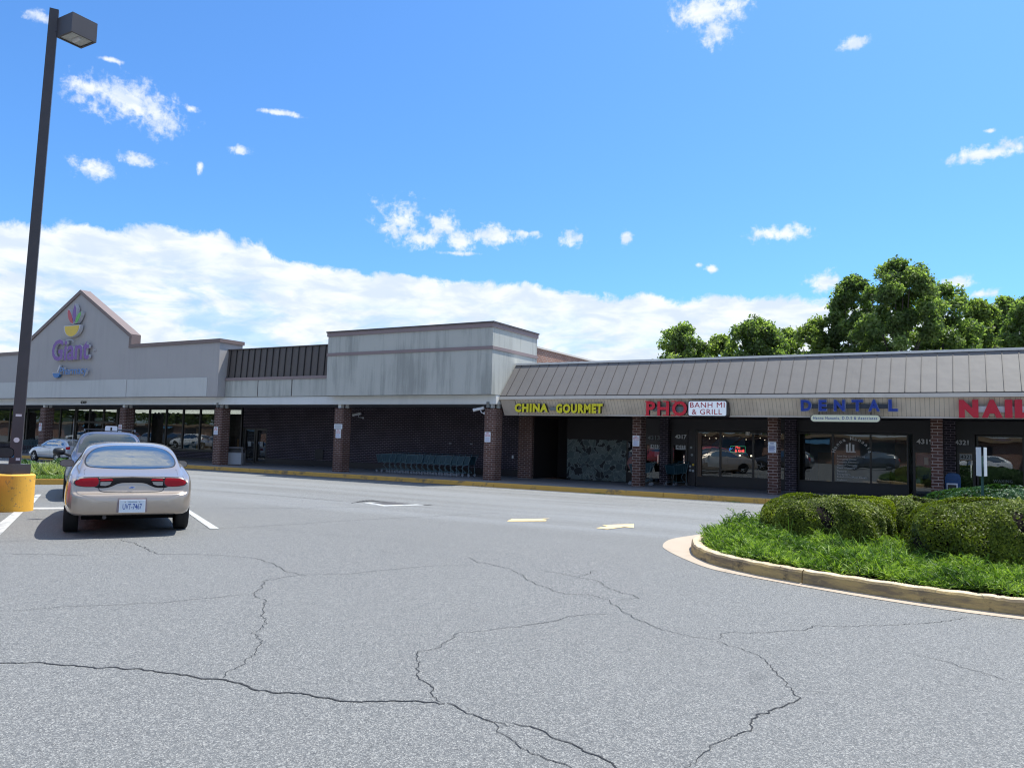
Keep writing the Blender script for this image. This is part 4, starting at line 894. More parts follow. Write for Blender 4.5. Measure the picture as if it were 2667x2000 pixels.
MB().prism(rounded(-3.83, -1.93, 2.41, 2.635, .11), 24.30, 24.42).build('sign_case', M['letter_side'], s); MB().prism(rounded(-3.81, -1.95, 2.425, 2.62, .095), 24.29, 24.31).build('sign_face', M['cream_face'], s)
place_letters(s, 'Hanna Hanania, D.D.S & Associates', -3.74, -2.02, 2.475, 2.575, 24.288, .006, M['navy_ink'], .008, 1.25, whole=True, part='lettering')
MB().box(-3.6, -3.57, 24.34, 24.37, 2.62, 2.74).box(-2.2, -2.17, 24.34, 24.37, 2.62, 2.74).build('hanger', M['letter_side'], s)
s = thing('nail_salon_sign', 'big crimson block letters reading NAILS at the right end of the fascia', 'sign', (1.2, FY, 2.6))
for ch, a, b in (('N', .0, .46), ('A', .53, 1.01), ('I', 1.06, 1.23), ('L', 1.28, 1.66), ('S', 1.72, 2.15)):
    place_letters(s, ch, a, b, 2.565, 3.05, FY-.03, .11, M['crimson_letter'], .075, side=M['crimson_letter'])
MB().box(.46, 2.2, FY+.01, FY+.12, 2.72, 2.88).build('raceway', M['raceway_white'], s)

# notices on the arcade columns
def notice(x0, x1, z0, z1, Y, label, style='red', grp='tow-away notices fixed to the brick columns'):
    t = thing('column_notice', label, 'notice', ((x0+x1)/2, Y, z0), 0, grp)
    MB().prism(rounded(x0, x1, z0, z1, .02, 3), Y-.012, Y).build('plate', M['sign_white'], t)
    h = z1-z0; w = x1-x0; Yf = Y-.0135
    if style == 'red':
        place_letters(t, 'NO', x0+w*.3, x1-w*.3, z0+h*.83, z0+h*.94, Yf, .002, M['sign_red_ink'], .03, whole=True, part='lettering'); place_letters(t, 'PARKING', x0+w*.1, x1-w*.1, z0+h*.70, z0+h*.79, Yf, .002, M['sign_red_ink'], .02, whole=True, part='lettering')
        place_letters(t, 'FIRE LANE', x0+w*.1, x1-w*.1, z0+h*.57, z0+h*.65, Yf, .002, M['sign_red_ink'], .02, whole=True, part='lettering')
        m = MB()
        for k in range(5): m.box(x0+w*.14, x1-w*(.14+.1*(k % 2)), Yf-.002, Yf, z0+h*(.08+k*.09), z0+h*(.105+k*.09))
        m.build('small_print', M['sign_blue_ink'], t)
    elif style == 'blue':
        place_letters(t, 'NO', x0+w*.3, x1-w*.3, z0+h*.80, z0+h*.93, Yf, .002, M['navy_ink'], .03, whole=True, part='lettering'); m = MB()
        for k in range(6): m.box(x0+w*.12, x1-w*(.12+.1*(k % 2)), Yf-.002, Yf, z0+h*(.08+k*.11), z0+h*(.13+k*.11))
        m.build('small_print', M['navy_ink'], t)
    else:
        m = MB()
        for k in range(4): m.box(x0+w*.1, x1-w*.12, Yf-.002, Yf, z0+h*(.2+k*.18), z0+h*(.25+k*.18))
        m.build('small_print', M['green_post'], t)
notice(-44.57, -44.30, 1.50, 1.93, 24.148, 'white notice on the left edge of the brick column behind the silver hatchback')
notice(-37.27, -37.0, 1.50, 1.93, 24.148, 'white notice on the brick column behind the navy SUV roof')
notice(-29.99, -29.72, 1.55, 1.91, 24.148, 'white notice with red heading on the column left of the litter bin')
notice(-22.44, -22.16, 1.55, 1.91, 24.148, 'tall white notice with red heading on the middle column, below a wider plate')
notice(-22.54, -22.10, 1.925, 2.13, 24.148, 'wide pale plate with green lines fixed at the top of a column notice', 'green')
notice(-15.13, -14.88, 1.55, 1.92, 24.148, 'white notice with red heading on the column beside the shopping carts')
notice(-9.86, -9.61, 1.55, 1.92, 25.45, 'white notice with red heading on the pillar between flagstone wall and door 4313')
notice(-5.28, -5.03, 1.46, 1.80, 25.45, 'white notice with blue text on the pillar left of the dentist window', 'blue')

# security cameras
def seccam(x, y, z, ax, label, wall):
    t = thing('security_camera', label, 'camera', (x, y, z), 0, 'white security cameras under the canopy')
    b = MB(); b.cyl((-.22, -.06, .02), (.14, .03, .10), .055, .06, n=10); b.cyl((-.27, -.072, .01), (-.215, -.058, .022), .066, n=10)
    b.build('housing', M['sign_white'], t, local=True, smooth=False); MB().cyl((-.282, -.075, .008), (-.268, -.071, .011), .045, n=10).build('lens', M['blackplastic'], t, local=True)
    MB().tube([(0, 0, .02), (.05, 0, -.08), (.14, wall, -.10)], .018).cyl((.14, wall, -.10), (.14, wall+.03, -.10), .05, n=10).build('bracket', M['sign_white'], t, local=True)
seccam(-24.40, 27.7, 2.62, 0, 'white bullet camera on the brick wall right of the middle column', .17)
seccam(-15.45, 24.3, 2.72, 0, 'white bullet camera high on the column beside the fascia end', .05)
for x, lb in ((-15.0, 'dark floodlight on top of the column beside the shopping carts'), (-29.78, 'dark floodlight on top of the column beside the litter bin')):
    t = thing('column_floodlight', lb, 'floodlight', (x, 24.2, 2.8), 0, 'small dark floodlights on column tops')
    MB().box(x-.06, x+.06, 24.08, 24.2, 2.82, 3.03).build('housing', M['raceway'], t); MB().cyl((x, 24.14, 2.80), (x, 24.14, 2.85), .05).build('swivel', M['blackplastic'], t); MB().box(x-.045, x+.045, 24.07, 24.08, 2.85, 3.0).build('lens', M['clear_lens'], t)
t = thing('wall_lamp', 'small bracket lamp behind the pillar left of the dentist window', 'lamp', (-6.2, 27.3, 2.05))
MB().cyl((-6.35, 27.3, 2.03), (-6.35, 27.3, 2.15), .07).build('lamp_head', M['gutter_trim'], t); MB().tube([(-6.35, 27.3, 2.10), (-5.9, 27.4, 2.07), (-5.6, 27.9, 2.07)], .015).build('arm', M['caster'], t)

# ------------------------------------------------------------------ litter bin
t = thing('litter_bin', 'square grey litter bin with stone panels beside the brick column', 'litter bin', (W(611, 1190, 25.35).x, 25.35, .15))
cxb, cyb, hw = W(611, 1190, 25.35).x, 25.35, .41
def ob(mb_, a=rad(40)): return mb_.rot(a, (cxb, cyb))
ob(MB().box(cxb-hw+.03, cxb+hw-.03, cyb-hw, cyb+hw, .18, .72).box(cxb-hw, cxb+hw, cyb-hw+.03, cyb+hw-.03, .18, .72)).build('stone_panel', M['bin_panel'], t)
fr = MB()
for sx in (-1, 1):
    for sy in (-1, 1): fr.box(cxb+sx*hw-.035, cxb+sx*hw+.035, cyb+sy*hw-.035, cyb+sy*hw+.035, .15, .80)
fr.box(cxb-hw, cxb+hw, cyb-hw, cyb+hw, .72, .76); ob(fr).build('frame', M['bin_frame'], t)
hd = MB(); 
for sx in (-1, 1):
    for sy in (-1, 1): hd.box(cxb+sx*hw*.95-.03, cxb+sx*hw*.95+.03, cyb+sy*hw*.95-.03, cyb+sy*hw*.95+.03, .8, .93)
hd.prism([(cxb-hw-.03, .93), (cxb+hw+.03, .93), (cxb+hw-.03, .985), (cxb+.1, 1.0), (cxb-.1, 1.0), (cxb-hw+.03, .985)], cyb-hw-.03, cyb+hw+.03); ob(hd).build('hood', M['bin_frame'], t)
ob(MB().box(cxb-hw+.05, cxb+hw-.05, cyb-hw+.05, cyb+hw-.05, .76, .90)).build('inner_bin', M['blackplastic'], t)
MB().box(cxb-.38, cxb-.16, 24.93, 24.96, .82, .90).build('white_flap', M['sign_white'], t)

# ------------------------------------------------------------------ shopping carts
def make_cart():
    t = thing('shopping_cart', 'x', 'shopping cart')
    b = MB()    # basket: x forward(-x is nose), sides slanted
    L0, L1, zt0, zt1, zb0, zb1, w0, w1 = .40, -.42, .80, .74, .48, .42, .24, .19
    for s_ in (-1, 1):
        b.quad((L0, s_*w0, zt0), (L1, s_*w1, zt1), (L1+.10, s_*w1*.9, zb1), (L0-.05, s_*w0*.9, zb0))
    b.quad((L1, -w1, zt1), (L1, w1, zt1), (L1+.10, w1*.9, zb1), (L1+.10, -w1*.9, zb1)).quad((L1+.10, -w1*.9, zb1), (L1+.10, w1*.9, zb1), (L0-.05, w0*.9, zb0), (L0-.05, -w0*.9, zb0)).quad((L0, -w0, zt0), (L0, w0, zt0), (L0-.05, w0*.9, zb0), (L0-.05, -w0*.9, zb0))
    b.build('basket', M['teal_cart'], t, local=True)
    wr = MB()
    for s_ in (-1, 1):
        wr.tube([(L0, s_*w0, zt0), (L1, s_*w1, zt1), (L1+.10, s_*w1*.9, zb1), (L0-.05, s_*w0*.9, zb0), (L0, s_*w0, zt0)], .010, 5)
        for k in range(1, 7):
            q = k/7; wr.cyl((L0+(L1-L0)*q, s_*(w0+(w1-w0)*q+.004), zt0+(zt1-zt0)*q), (L0-.05+(L1+.15-L0)*q, s_*(w0*.9+(w1-w0)*.9*q+.004), zb0+(zb1-zb0)*q), .004, n=4)
    wr.build('basket_wires', M['cart_wire'], t, local=True)
    fr = MB()
    for s_ in (-1, 1): fr.tube([(.50, s_*.23, .86), (.30, s_*.22, .47), (.12, s_*.22, .44), (.02, s_*.21, .30), (.24, s_*.22, .14), (-.40, s_*.17, .14)], .011, 6); fr.cyl((.35, s_*.22, .46), (.36, s_*.22, .12), .010, n=6)
    fr.build('frame', M['cart_wire'], t, local=True)
    MB().cyl((.50, -.25, .86), (.50, .25, .86), .018, n=8).build('handle', M['teal_cart'], t, local=True)
    for x, y in ((.36, .22), (.36, -.22), (-.38, .17), (-.38, -.17)):
        w_ = MB().cyl((x, y-.014, .055), (x, y+.014, .055), .055, n=12).build('caster', M['caster'], t, local=True)
    return t
cart = make_cart(); NC = 15
for i in range(NC):
    o = cart if i == 0 else copy_tree(cart)
    o.location = (-21.25+i*.285, 26.05+random.uniform(-.02, .02), .15); o.rotation_euler = (0, 0, random.uniform(-.02, .02)); o['group'] = 'shopping carts nested in a long row against the brick wall'
    o['label'] = 'dark teal shopping cart nested in the middle of the long row by the brick wall'
    if i == 0: o['label'] = 'dark teal shopping cart at the left front end of the nested row'
    if i == NC-1: o['label'] = 'dark teal shopping cart at the handle end of the row beside the brick column'
o = copy_tree(cart); o.location = (-8.95, 27.45, .15); o.rotation_euler = (0, 0, 1.3); o['label'] = 'stray shopping cart standing in front of door 4317'; del o['group']
o = copy_tree(cart); o.location = (-10.0, 26.7, .15); o.rotation_euler = (0, 0, .2); o['label'] = 'shopping cart hidden behind the brick pillar beside door 4313, only its wheels showing'; del o['group']
for i in range(5):
    o = copy_tree(cart); o.location = (-50.0+i*.3, 26.6, .15); o['label'] = 'dark shopping cart parked by the supermarket window behind the lamp pole'; o['group'] = 'carts beside the supermarket entrance'

# ------------------------------------------------------------------ mailbox, paper box, sign post
t = thing('mailbox', 'blue street mailbox with a rounded top behind the hedge', 'mailbox', (-.2, 26.5, .15))
pr_ = [(-.38, .45), (.02, .45), (.02, .88), (.0, .94), (-.05, .99), (-.12, 1.01), (-.24, 1.01), (-.31, .99), (-.36, .94), (-.38, .88)]
MB().prism(pr_, 26.35, 26.8).build('body', M['mailbox'], t); MB().box(-.36, -.32, 26.37, 26.41, .15, .45).box(-.04, 0, 26.37, 26.41, .15, .45).box(-.36, -.32, 26.74, 26.78, .15, .45).box(-.04, 0, 26.74, 26.78, .15, .45).build('leg', M['mailbox'], t)
MB().box(-.34, -.02, 26.33, 26.35, .80, .86).build('pull_handle', M['mailbox'], t)
t = thing('newspaper_box', 'small white framed newspaper box in front of the blue mailbox', 'newspaper box', (-.2, 26.0, .15))
MB().box(-.34, -.06, 25.95, 26.25, .3, .72).build('body', M['sign_white'], t); MB().box(-.31, -.09, 25.94, 25.949, .5, .68).build('window', M['blackplastic'], t); MB().box(-.22, -.18, 26.05, 26.15, .15, .3).build('pedestal', M['bin_frame'], t)
t = thing('sign_post', 'green post with two white sign plates mounted back to back, seen edge on', 'sign post', (.34, 15.5, .1))
ang = math.atan2(15.5, .34)+rad(9)
p = MB().box(-.02, .02, -.02, .02, 0, 1.55).build('post', M['green_post'], t, local=True)
for k, (dy, r2) in enumerate(((.05, .24), (-.05, -.14))):
    m = MB().prism([(-.15, 1.22), (.15, 1.22), (.15, 1.71), (-.15, 1.71)], dy-.004, dy+.004); m.v = [(x*math.cos(r2)-y*math.sin(r2), x*math.sin(r2)+y*math.cos(r2), z) for x, y, z in m.v]
    m.build('sign_plate', M['sign_white'], t, local=True)
t.rotation_euler = (0, 0, math.atan2(15.5, .33)); t.location = (.33, 15.5, .0)

# ------------------------------------------------------------------ lamp post on its yellow base
pc = L2(18.0, -1.31)
t = thing('concrete_lamp_base', 'round yellow painted concrete base under the lamp post', 'concrete base', (pc.x, pc.y, 0))
MB().cyl((pc.x, pc.y, 0), (pc.x, pc.y, .69), .365, n=64).cyl((pc.x, pc.y, .69), (pc.x, pc.y, .715), .365, .34, n=64).build('drum', M['yellow_conc'], t)
lp = thing('parking_lot_lamp', 'tall dark brown parking lot lamp post with a shoebox head', 'street lamp', (pc.x, pc.y, .715))
ba = MB().box(-.26, .26, -.17, .17, 0, .19); ba.build('base_cover', M['lamp_brown'], lp, local=True)
ap = math.atan2(rd.y, rd.x)
lx, ly = .32*rd.x/3*.35, 0
dtop = (L2(18.0, -1.20)-pc)
ps = MB(); H0, H1, w0, w1 = .19, 9.47, .098, .082
sh = Vector((dtop.x, dtop.y, 0))
R2 = lambda x, y: (x*math.cos(ap)-y*math.sin(ap), x*math.sin(ap)+y*math.cos(ap))
vs = [(*R2(sx*w0, sy*w0), H0) for sx, sy in ((-1, -1), (1, -1), (1, 1), (-1, 1))]+[(R2(sx*w1, sy*w1)[0]+sh.x, R2(sx*w1, sy*w1)[1]+sh.y, H1) for sx, sy in ((-1, -1), (1, -1), (1, 1), (-1, 1))]
ps.add(vs, [(0, 1, 5, 4), (1, 2, 6, 5), (2, 3, 7, 6), (3, 0, 4, 7), (4, 5, 6, 7)]); pole = ps.build('pole', M['lamp_brown'], lp, local=True)
nb_ = Vector((sh.x*.2, sh.y*.2, 0)); u2 = -ud
def plate_on_pole(name, z, w, h, mat, dx=0, cyl=False):
    m = MB(); c0 = Vector((sh.x*z/H1, sh.y*z/H1, z))+u2*(w0-(w0-w1)*z/H1+.002)+rd*dx
    if cyl: m.cyl(c0, c0+u2*.004, w, n=14)
    else: m.add([c0-rd*w, c0+rd*w, c0+rd*w+Vector((0, 0, h)), c0-rd*w+Vector((0, 0, h))], [(0, 1, 2, 3)])
    m.build(name, mat, pole, local=True)
plate_on_pole('pole_sticker', 1.12, .05, .045, M['paper'], .0); plate_on_pole('pole_sticker', .66, .05, .05, M['paper'], .0, True); plate_on_pole('pole_sticker', .32, .04, .09, M['interior_blue'], -.06); plate_on_pole('pole_sticker', .26, .035, .05, M['paper'], .05)
# head: box seen from below, pointing along the shop fronts' diagonal
hc = Vector((pc.x+sh.x, pc.y+sh.y, 9.95)); aim = (W(235, 95, 9.0)-Vector((pc.x, pc.y, 9.95))); 
HX0, HX1, HY0, HY1, HZ0, HZ1 = -15.86-pc.x, -15.32-pc.x, 8.38-pc.y, 8.90-pc.y, 9.6-.715, 9.99-.715
MB().cyl((sh.x, sh.y, 9.05), (HX0+.10, HY0+.12, 9.05), .075, n=4).build('arm', M['lamp_brown'], lp, local=True)
head = MB().box(HX0, HX1, HY0, HY1, HZ0+.02, HZ1).build('lamp_head', M['lamp_brown'], lp, local=True)
MB().box(HX0+.04, HX1-.04, HY0+.04, HY1-.04, HZ0+.006, HZ0+.018).build('lens', M['lamp_lens'], head, local=True)
rm_ = MB().box(HX0, HX1, HY0, HY0+.04, HZ0-.015, HZ0+.019).box(HX0, HX1, HY1-.04, HY1, HZ0-.015, HZ0+.019).box(HX0, HX0+.04, HY0+.04, HY1-.04, HZ0-.015, HZ0+.019).box(HX1-.04, HX1, HY0+.04, HY1-.04, HZ0-.015, HZ0+.019)
rm_.build('lens_rim', M['lamp_brown'], head, local=True)
MB().cyl(((HX0+HX1)/2-.1, (HY0+HY1)/2, HZ0+.0), ((HX0+HX1)/2+.14, (HY0+HY1)/2, HZ0+.0), .045, n=12).build('bulb_tube', M['paper'], head, local=True)

# ------------------------------------------------------------------ small planted island, left
li = MB(); a = [G(-260, 1262), G(230, 1262)]; k0, k1 = a; dvec = (k1-k0).normalized(); nv = Vector((-dvec.y, dvec.x, 0))
b0, b1 = k0+nv*2.1, k1+nv*2.1; z = Vector((0, 0, .15))
li.add([k0, k1, b1, b0, k0+z, k1+z, b1+z, b0+z], [(0, 1, 5, 4), (1, 2, 6, 5), (2, 3, 7, 6), (3, 0, 4, 7), (4, 5, 6, 7)]); struct('far_island_kerb', li, M['kerb2'] if False else M['yellow_kerb'])
q0, q1, q2, q3 = k0+nv*.16+z, k1+nv*.16-dvec*.16+z, b1-nv*.16-dvec*.16+z, b0-nv*.16+z; e = Vector((0, 0, .02))
struct('far_island_soil', MB().quad(q0+e, q1+e, q2+e, q3+e), M['soil'])
# ------------------------------------------------------------------ cars
def catmull(P, t):
    """P (n,k) control rows, t in [0,n-1]"""
    P = np.asarray(P, float); n = len(P); i = np.clip(np.floor(t).astype(int), 0, n-2); f = (t-i)[:, None]
    a, b, c, d = P[np.maximum(i-1, 0)], P[i], P[i+1], P[np.minimum(i+2, n-1)]
    return .5*(2*b+(c-a)*f+(2*a-5*b+4*c-d)*f*f+(3*b-a-3*c+d)*f**3)
def car_body(st, per=14):
    """stations: (x, zb, w, zm, ws, zs, wt, zt) -> grid verts, faces; x forward from the rear"""
    S_ = catmull(st, np.linspace(0, len(st)-1, (len(st)-1)*per+1)); NT = 10
    rows = []
    for x, zb, w, zm, ws, zs, wt, zt in S_:
        hi = zt-zs
        C = [(0, zb), (w*.55, zb), (w*.88, zb+.01), (w*.975, zb+min(.10, (zm-zb)*.4)), (w, zm), (ws, zs), (ws+(wt-ws)*.55, zs+hi*.52), (wt, zs+hi*.86), (wt*.62, zt-.004-.03*max(0, hi)*.4), (0, zt)]
        Q = catmull(C, np.linspace(0, len(C)-1, (len(C)-1)*NT+1)); Q[:, 0] = np.maximum(Q[:, 0], 0)
        full = np.concatenate([Q, Q[-2:0:-1]*[-1, 1]]); rows.append(np.column_stack([np.full(len(full), x), full]))
    V = np.array(rows); nr, nc = V.shape[:2]; idx = np.arange(nr*nc).reshape(nr, nc)
    F = np.stack([idx[:-1, :], np.roll(idx, -1, 1)[:-1, :], np.roll(idx, -1, 1)[1:, :], idx[1:, :]], -1).reshape(-1, 4)
    # end caps: close to a point
    v = V.reshape(-1, 3); c0, c1 = v[idx[0]].mean(0), v[idx[-1]].mean(0); v = np.vstack([v, c0, c1]); a, b = len(v)-2, len(v)-1
    T = [(idx[0, (j+1) % nc], idx[0, j], a, a) for j in range(nc)]+[(idx[-1, j], idx[-1, (j+1) % nc], b, b) for j in range(nc)]
    faces = [tuple(int(q) for q in f) for f in F]+[tuple(int(q) for q in t[:3]) for t in T]
    return v, faces
def dens(poly, closed=True, step=.03, smooth=True):
    P = np.array(poly, float); n = len(P); out = []
    rng_ = range(n) if closed else range(n-1)
    for i in rng_:
        a, b, c, d = (P[(i-1) % n], P[i], P[(i+1) % n], P[(i+2) % n]) if closed else (P[max(i-1, 0)], P[i], P[i+1], P[min(i+2, n-1)])
        k = max(1, int(np.hypot(*(c-b))/step))
        for j in range(k):
            f = j/k; out.append(.5*(2*b+(c-a)*f+(2*a-5*b+4*c-d)*f*f+(3*b-a-3*c+d)*f**3) if smooth else b+(c-b)*f)
    if not closed: out.append(P[-1])
    return np.array(out)
class Car:
    def __init__(s, root, st, paint, per=14):
        s.root = root; v, f = car_body(st, per); s.bvh = BVHTree.FromPolygons([tuple(p) for p in v], f)
        me = bpy.data.meshes.new('body'); me.from_pydata([tuple(p) for p in v], [], f); me.materials.append(paint); me.polygons.foreach_set('use_smooth', [True]*len(me.polygons))
        bm = bmesh.new(); bm.from_mesh(me); bmesh.ops.recalc_face_normals(bm, faces=bm.faces); bm.to_mesh(me); bm.free()
        s.body = bpy.data.objects.new('body', me); COL.objects.link(s.body); s.body.parent = root
        s.L = st[-1][0]
    def hit(s, a, b, d):
        if d == 'rear': o, r = Vector((-3, a, b)), Vector((1, 0, 0))
        elif d == 'front': o, r = Vector((s.L+3, a, b)), Vector((-1, 0, 0))
        elif d == 'top': o, r = Vector((a, b, 4)), Vector((0, 0, -1))
        elif d == 'left': o, r = Vector((a, 3, b)), Vector((0, -1, 0))
        else: o, r = Vector((a, -3, b)), Vector((0, 1, 0))
        p, n, i, _ = s.bvh.ray_cast(o, r)
        if p is None: p, n, i, _ = s.bvh.find_nearest(o+r*3)
        if n.dot(r) > 0: n = -n
        return p, n, -r
    def patch(s, name, poly, d, mat, off=.004, parent=None, rings=8, smooth=True, step=.03, label=None):
        O = dens(poly, True, step, smooth); c = O.mean(0); m = MB(); n = len(O); vs = []
        for k in range(1, rings+1):
            for q in O:
                a, b = c+(q-c)*k/rings; p, nn, r = s.hit(a, b, d); vs.append(p+nn*off*.5+r*off*.5)
        p, nn, r = s.hit(c[0], c[1], d); vs.append(p+nn*off)
        for k in range(rings-1):
            for j in range(n): m.f.append((k*n+j, k*n+(j+1) % n, (k+1)*n+(j+1) % n, (k+1)*n+j))
        for j in range(n): m.f.append((len(vs)-1, j, (j+1) % n))
        m.v = [tuple(v) for v in vs]; return m.build(name, mat, parent or s.root, smooth=True, local=True, label=label)
    def ribbon(s, name, pts, d, mat, w=.008, off=.003, parent=None, smooth=True):
        P = dens(pts, False, .03, smooth); vs = []; m = MB()
        for i, q in enumerate(P):
            t = P[min(i+1, len(P)-1)]-P[max(i-1, 0)]; t /= (np.hypot(*t)+1e-9); nn2 = np.array([-t[1], t[0]])*w/2
            for e in (-1, 1):
                p, nn, r = s.hit(*(q+nn2*e), d); vs.append(p+nn*off*.5+r*off*.5)
        m.v = [tuple(v) for v in vs]; m.f = [(2*i, 2*i+1, 2*i+3, 2*i+2) for i in range(len(P)-1)]
        return m.build(name, mat, parent or s.root, local=True)
    def wheel(s, x, y, r=.31, w=.20, spokes=5):
        sg = 1 if y > 0 else -1
        m = MB(); prof = [(-w/2, r*.62), (-w/2, r*.93), (-w/2+.02, r*.99), (-w*.2, r), (w*.2, r), (w/2-.02, r*.99), (w/2, r*.93), (w/2, r*.62)]; N = 40
        m.v = [(x+rr*math.cos(t), y+dy, r+rr*math.sin(t)) for dy, rr in prof for t in [2*math.pi*i/N for i in range(N)]]
        for k in range(len(prof)-1):
            for j in range(N): m.f.append((k*N+j, k*N+(j+1) % N, (k+1)*N+(j+1) % N, (k+1)*N+j))
        wh = m.build('wheel', M['tyre'], s.root, smooth=True, local=True)
        MB().cyl((x, y+sg*(w/2-.075), r), (x, y+sg*(w/2-.07), r), r*.64, n=32).build('wheel_disc', M['under'], wh, local=True)
        rm = MB().cyl((x, y+sg*(w/2-.05), r), (x, y+sg*(w/2-.012), r), r*.18, r*.14, n=16)
        for k in range(spokes):
            t = 2*math.pi*k/spokes+.3; ct, s_t = math.cos(t), math.sin(t); hw_ = r*.11
            P = [(x+ct*r*.12-s_t*hw_*.7, r+s_t*r*.12+ct*hw_*.7), (x+ct*r*.62-s_t*hw_, r+s_t*r*.62+ct*hw_), (x+ct*r*.62+s_t*hw_, r+s_t*r*.62-ct*hw_), (x+ct*r*.12+s_t*hw_*.7, r+s_t*r*.12-ct*hw_*.7)]
            y0, y1 = y+sg*(w/2-.05), y+sg*(w/2-.018); rm.add([(px, y0, pz) for px, pz in P]+[(px, y1, pz) for px, pz in P], [(0, 1, 2, 3), (7, 6, 5, 4), (0, 4, 5, 1), (1, 5, 6, 2), (2, 6, 7, 3), (3, 7, 4, 0)])
        N2 = 32; n0 = len(rm.v)
        for dy, rr in ((w/2-.06, r*.60), (w/2-.006, r*.635), (w/2-.006, r*.67), (w/2-.05, r*.64)):
            rm.v += [(x+rr*math.cos(t), y+sg*dy, r+rr*math.sin(t)) for t in [2*math.pi*i/N2 for i in range(N2)]]
        for k in range(3):
            for j in range(N2): rm.f.append((n0+k*N2+j, n0+k*N2+(j+1) % N2, n0+(k+1)*N2+(j+1) % N2, n0+(k+1)*N2+j))
        rm.build('rim', M['rim'], wh, local=True); return wh
    def mirror(s, x, y, z, mat, w=.22, h=.13, face=-1, gl='clear_lens'):
        sg = 1 if y > 0 else -1; m = MB(); N, K = 18, 6
        for k in range(K+1):
            q = k/K; dep = -q*.13; sc = math.sqrt(max(0, 1-(q*.98)**2.6))
            m.v += [(x-dep, y+math.copysign(abs(math.cos(t))**.75, math.cos(t))*w/2*sc, z+math.copysign(abs(math.sin(t))**.75, math.sin(t))*h/2*sc) for t in [2*math.pi*i/N for i in range(N)]]
        for k in range(K):
            for j in range(N): m.f.append((k*N+j, k*N+(j+1) % N, (k+1)*N+(j+1) % N, (k+1)*N+j))
        m.f.append(tuple(range(K*N+N-1, K*N-1, -1))); mr = m.build('mirror', mat, s.root, smooth=True, local=True)
        g = MB().add([(x-.002, y+math.copysign(abs(math.cos(t))**.75, math.cos(t))*w*.46, z+math.copysign(abs(math.sin(t))**.75, math.sin(t))*h*.45) for t in [2*math.pi*i/N for i in range(N)]], [tuple(range(N))])
        g.build('mirror_glass', M[gl], mr, local=True)
        MB().cyl((x+.06, y-sg*w*.4, z-h*.25), (x+.05, y-sg*(w*.5+.10), z-h*.5), .03, n=8).build('mirror_arm', mat, mr, local=True)
def sides(c, polys, name='side_window', mat=None):
    for d in ('left', 'right'):
        for p in polys: c.patch(name, p, d, mat or M['car_glass'], .004, rings=6)
def arches(c, xs_, r):
    for d in ('left', 'right'):
        for x in xs_:
            c.patch('wheel_arch', [(x+r*1.15*math.cos(t), r+r*1.15*math.sin(t)) for t in np.linspace(-.35, math.pi+.35, 16)], d, M['under'], .003, rings=4, smooth=False)

rzc = math.atan2(ud.y, ud.x)+rad(0)
def park(al, lat): p = L2(al, lat); return (p.x, p.y, 0)
# champagne sedan, rear towards us
gc = thing('parked_car', 'champagne rounded sedan seen from behind, registration UVT-7467', 'car', park(13.12, .575), rzc)
st = [(0.0, .44, .52, .50, .50, .53, .42, .56), (.010, .385, .63, .50, .61, .575, .52, .615), (.030, .35, .73, .50, .71, .61, .62, .648), (.065, .335, .79, .51, .775, .635, .68, .668), (.095, .33, .815, .52, .80, .665, .70, .700),
      (.108, .328, .825, .525, .808, .72, .70, .78), (.122, .326, .833, .53, .812, .765, .70, .868),
      (.15, .325, .842, .54, .818, .80, .69, .905), (.24, .32, .862, .56, .835, .84, .68, .928), (.42, .31, .885, .60, .848, .885, .66, .965), (.70, .29, .905, .62, .855, .92, .665, 1.045),
      (1.05, .27, .915, .62, .855, .945, .66, 1.19), (1.45, .25, .92, .62, .855, .95, .64, 1.335), (1.95, .23, .925, .62, .855, .95, .62, 1.405), (2.5, .22, .925, .62, .85, .94, .62, 1.41), (2.9, .22, .92, .62, .845, .93, .61, 1.37),
      (3.35, .22, .915, .61, .83, .90, .64, 1.14), (3.7, .22, .91, .60, .80, .86, .62, .95), (4.3, .23, .89, .56, .76, .76, .55, .84), (4.75, .26, .82, .50, .68, .64, .48, .70), (4.95, .30, .66, .46, .55, .55, .38, .59), (5.02, .38, .45, .45, .38, .49, .28, .51)]
C = Car(gc, st, M['gold'], 14)
half = [(0, 1.352), (.22, 1.348), (.40, 1.328), (.53, 1.285), (.615, 1.20), (.645, 1.12), (.628, 1.062), (.57, 1.033), (.40, 1.02), (.2, 1.013), (0, 1.011)]
def sym(h): return list(h)+[(-y, z) for y, z in h[-2:0:-1]]
def scl(p, k, cz=None): c_ = np.array(p).mean(0); return [tuple(c_+(np.array(q)-c_)*k) for q in p]
C.patch('window_seal', scl(sym(half), 1.035), 'rear', M['blackplastic'], .003, rings=14)
C.patch('rear_window', sym(half), 'rear', M['car_glass'], .007, rings=18, label='oval rear window mirroring the clouds')
strip = [(0, .893), (.30, .893), (.60, .884), (.68, .875), (.62, .83), (.50, .775), (.42, .752), (.33, .758), (.27, .785), (.20, .822), (.12, .838), (0, .840)]
strip_full = strip+[(-y, z) for y, z in strip[-2:0:-1]]
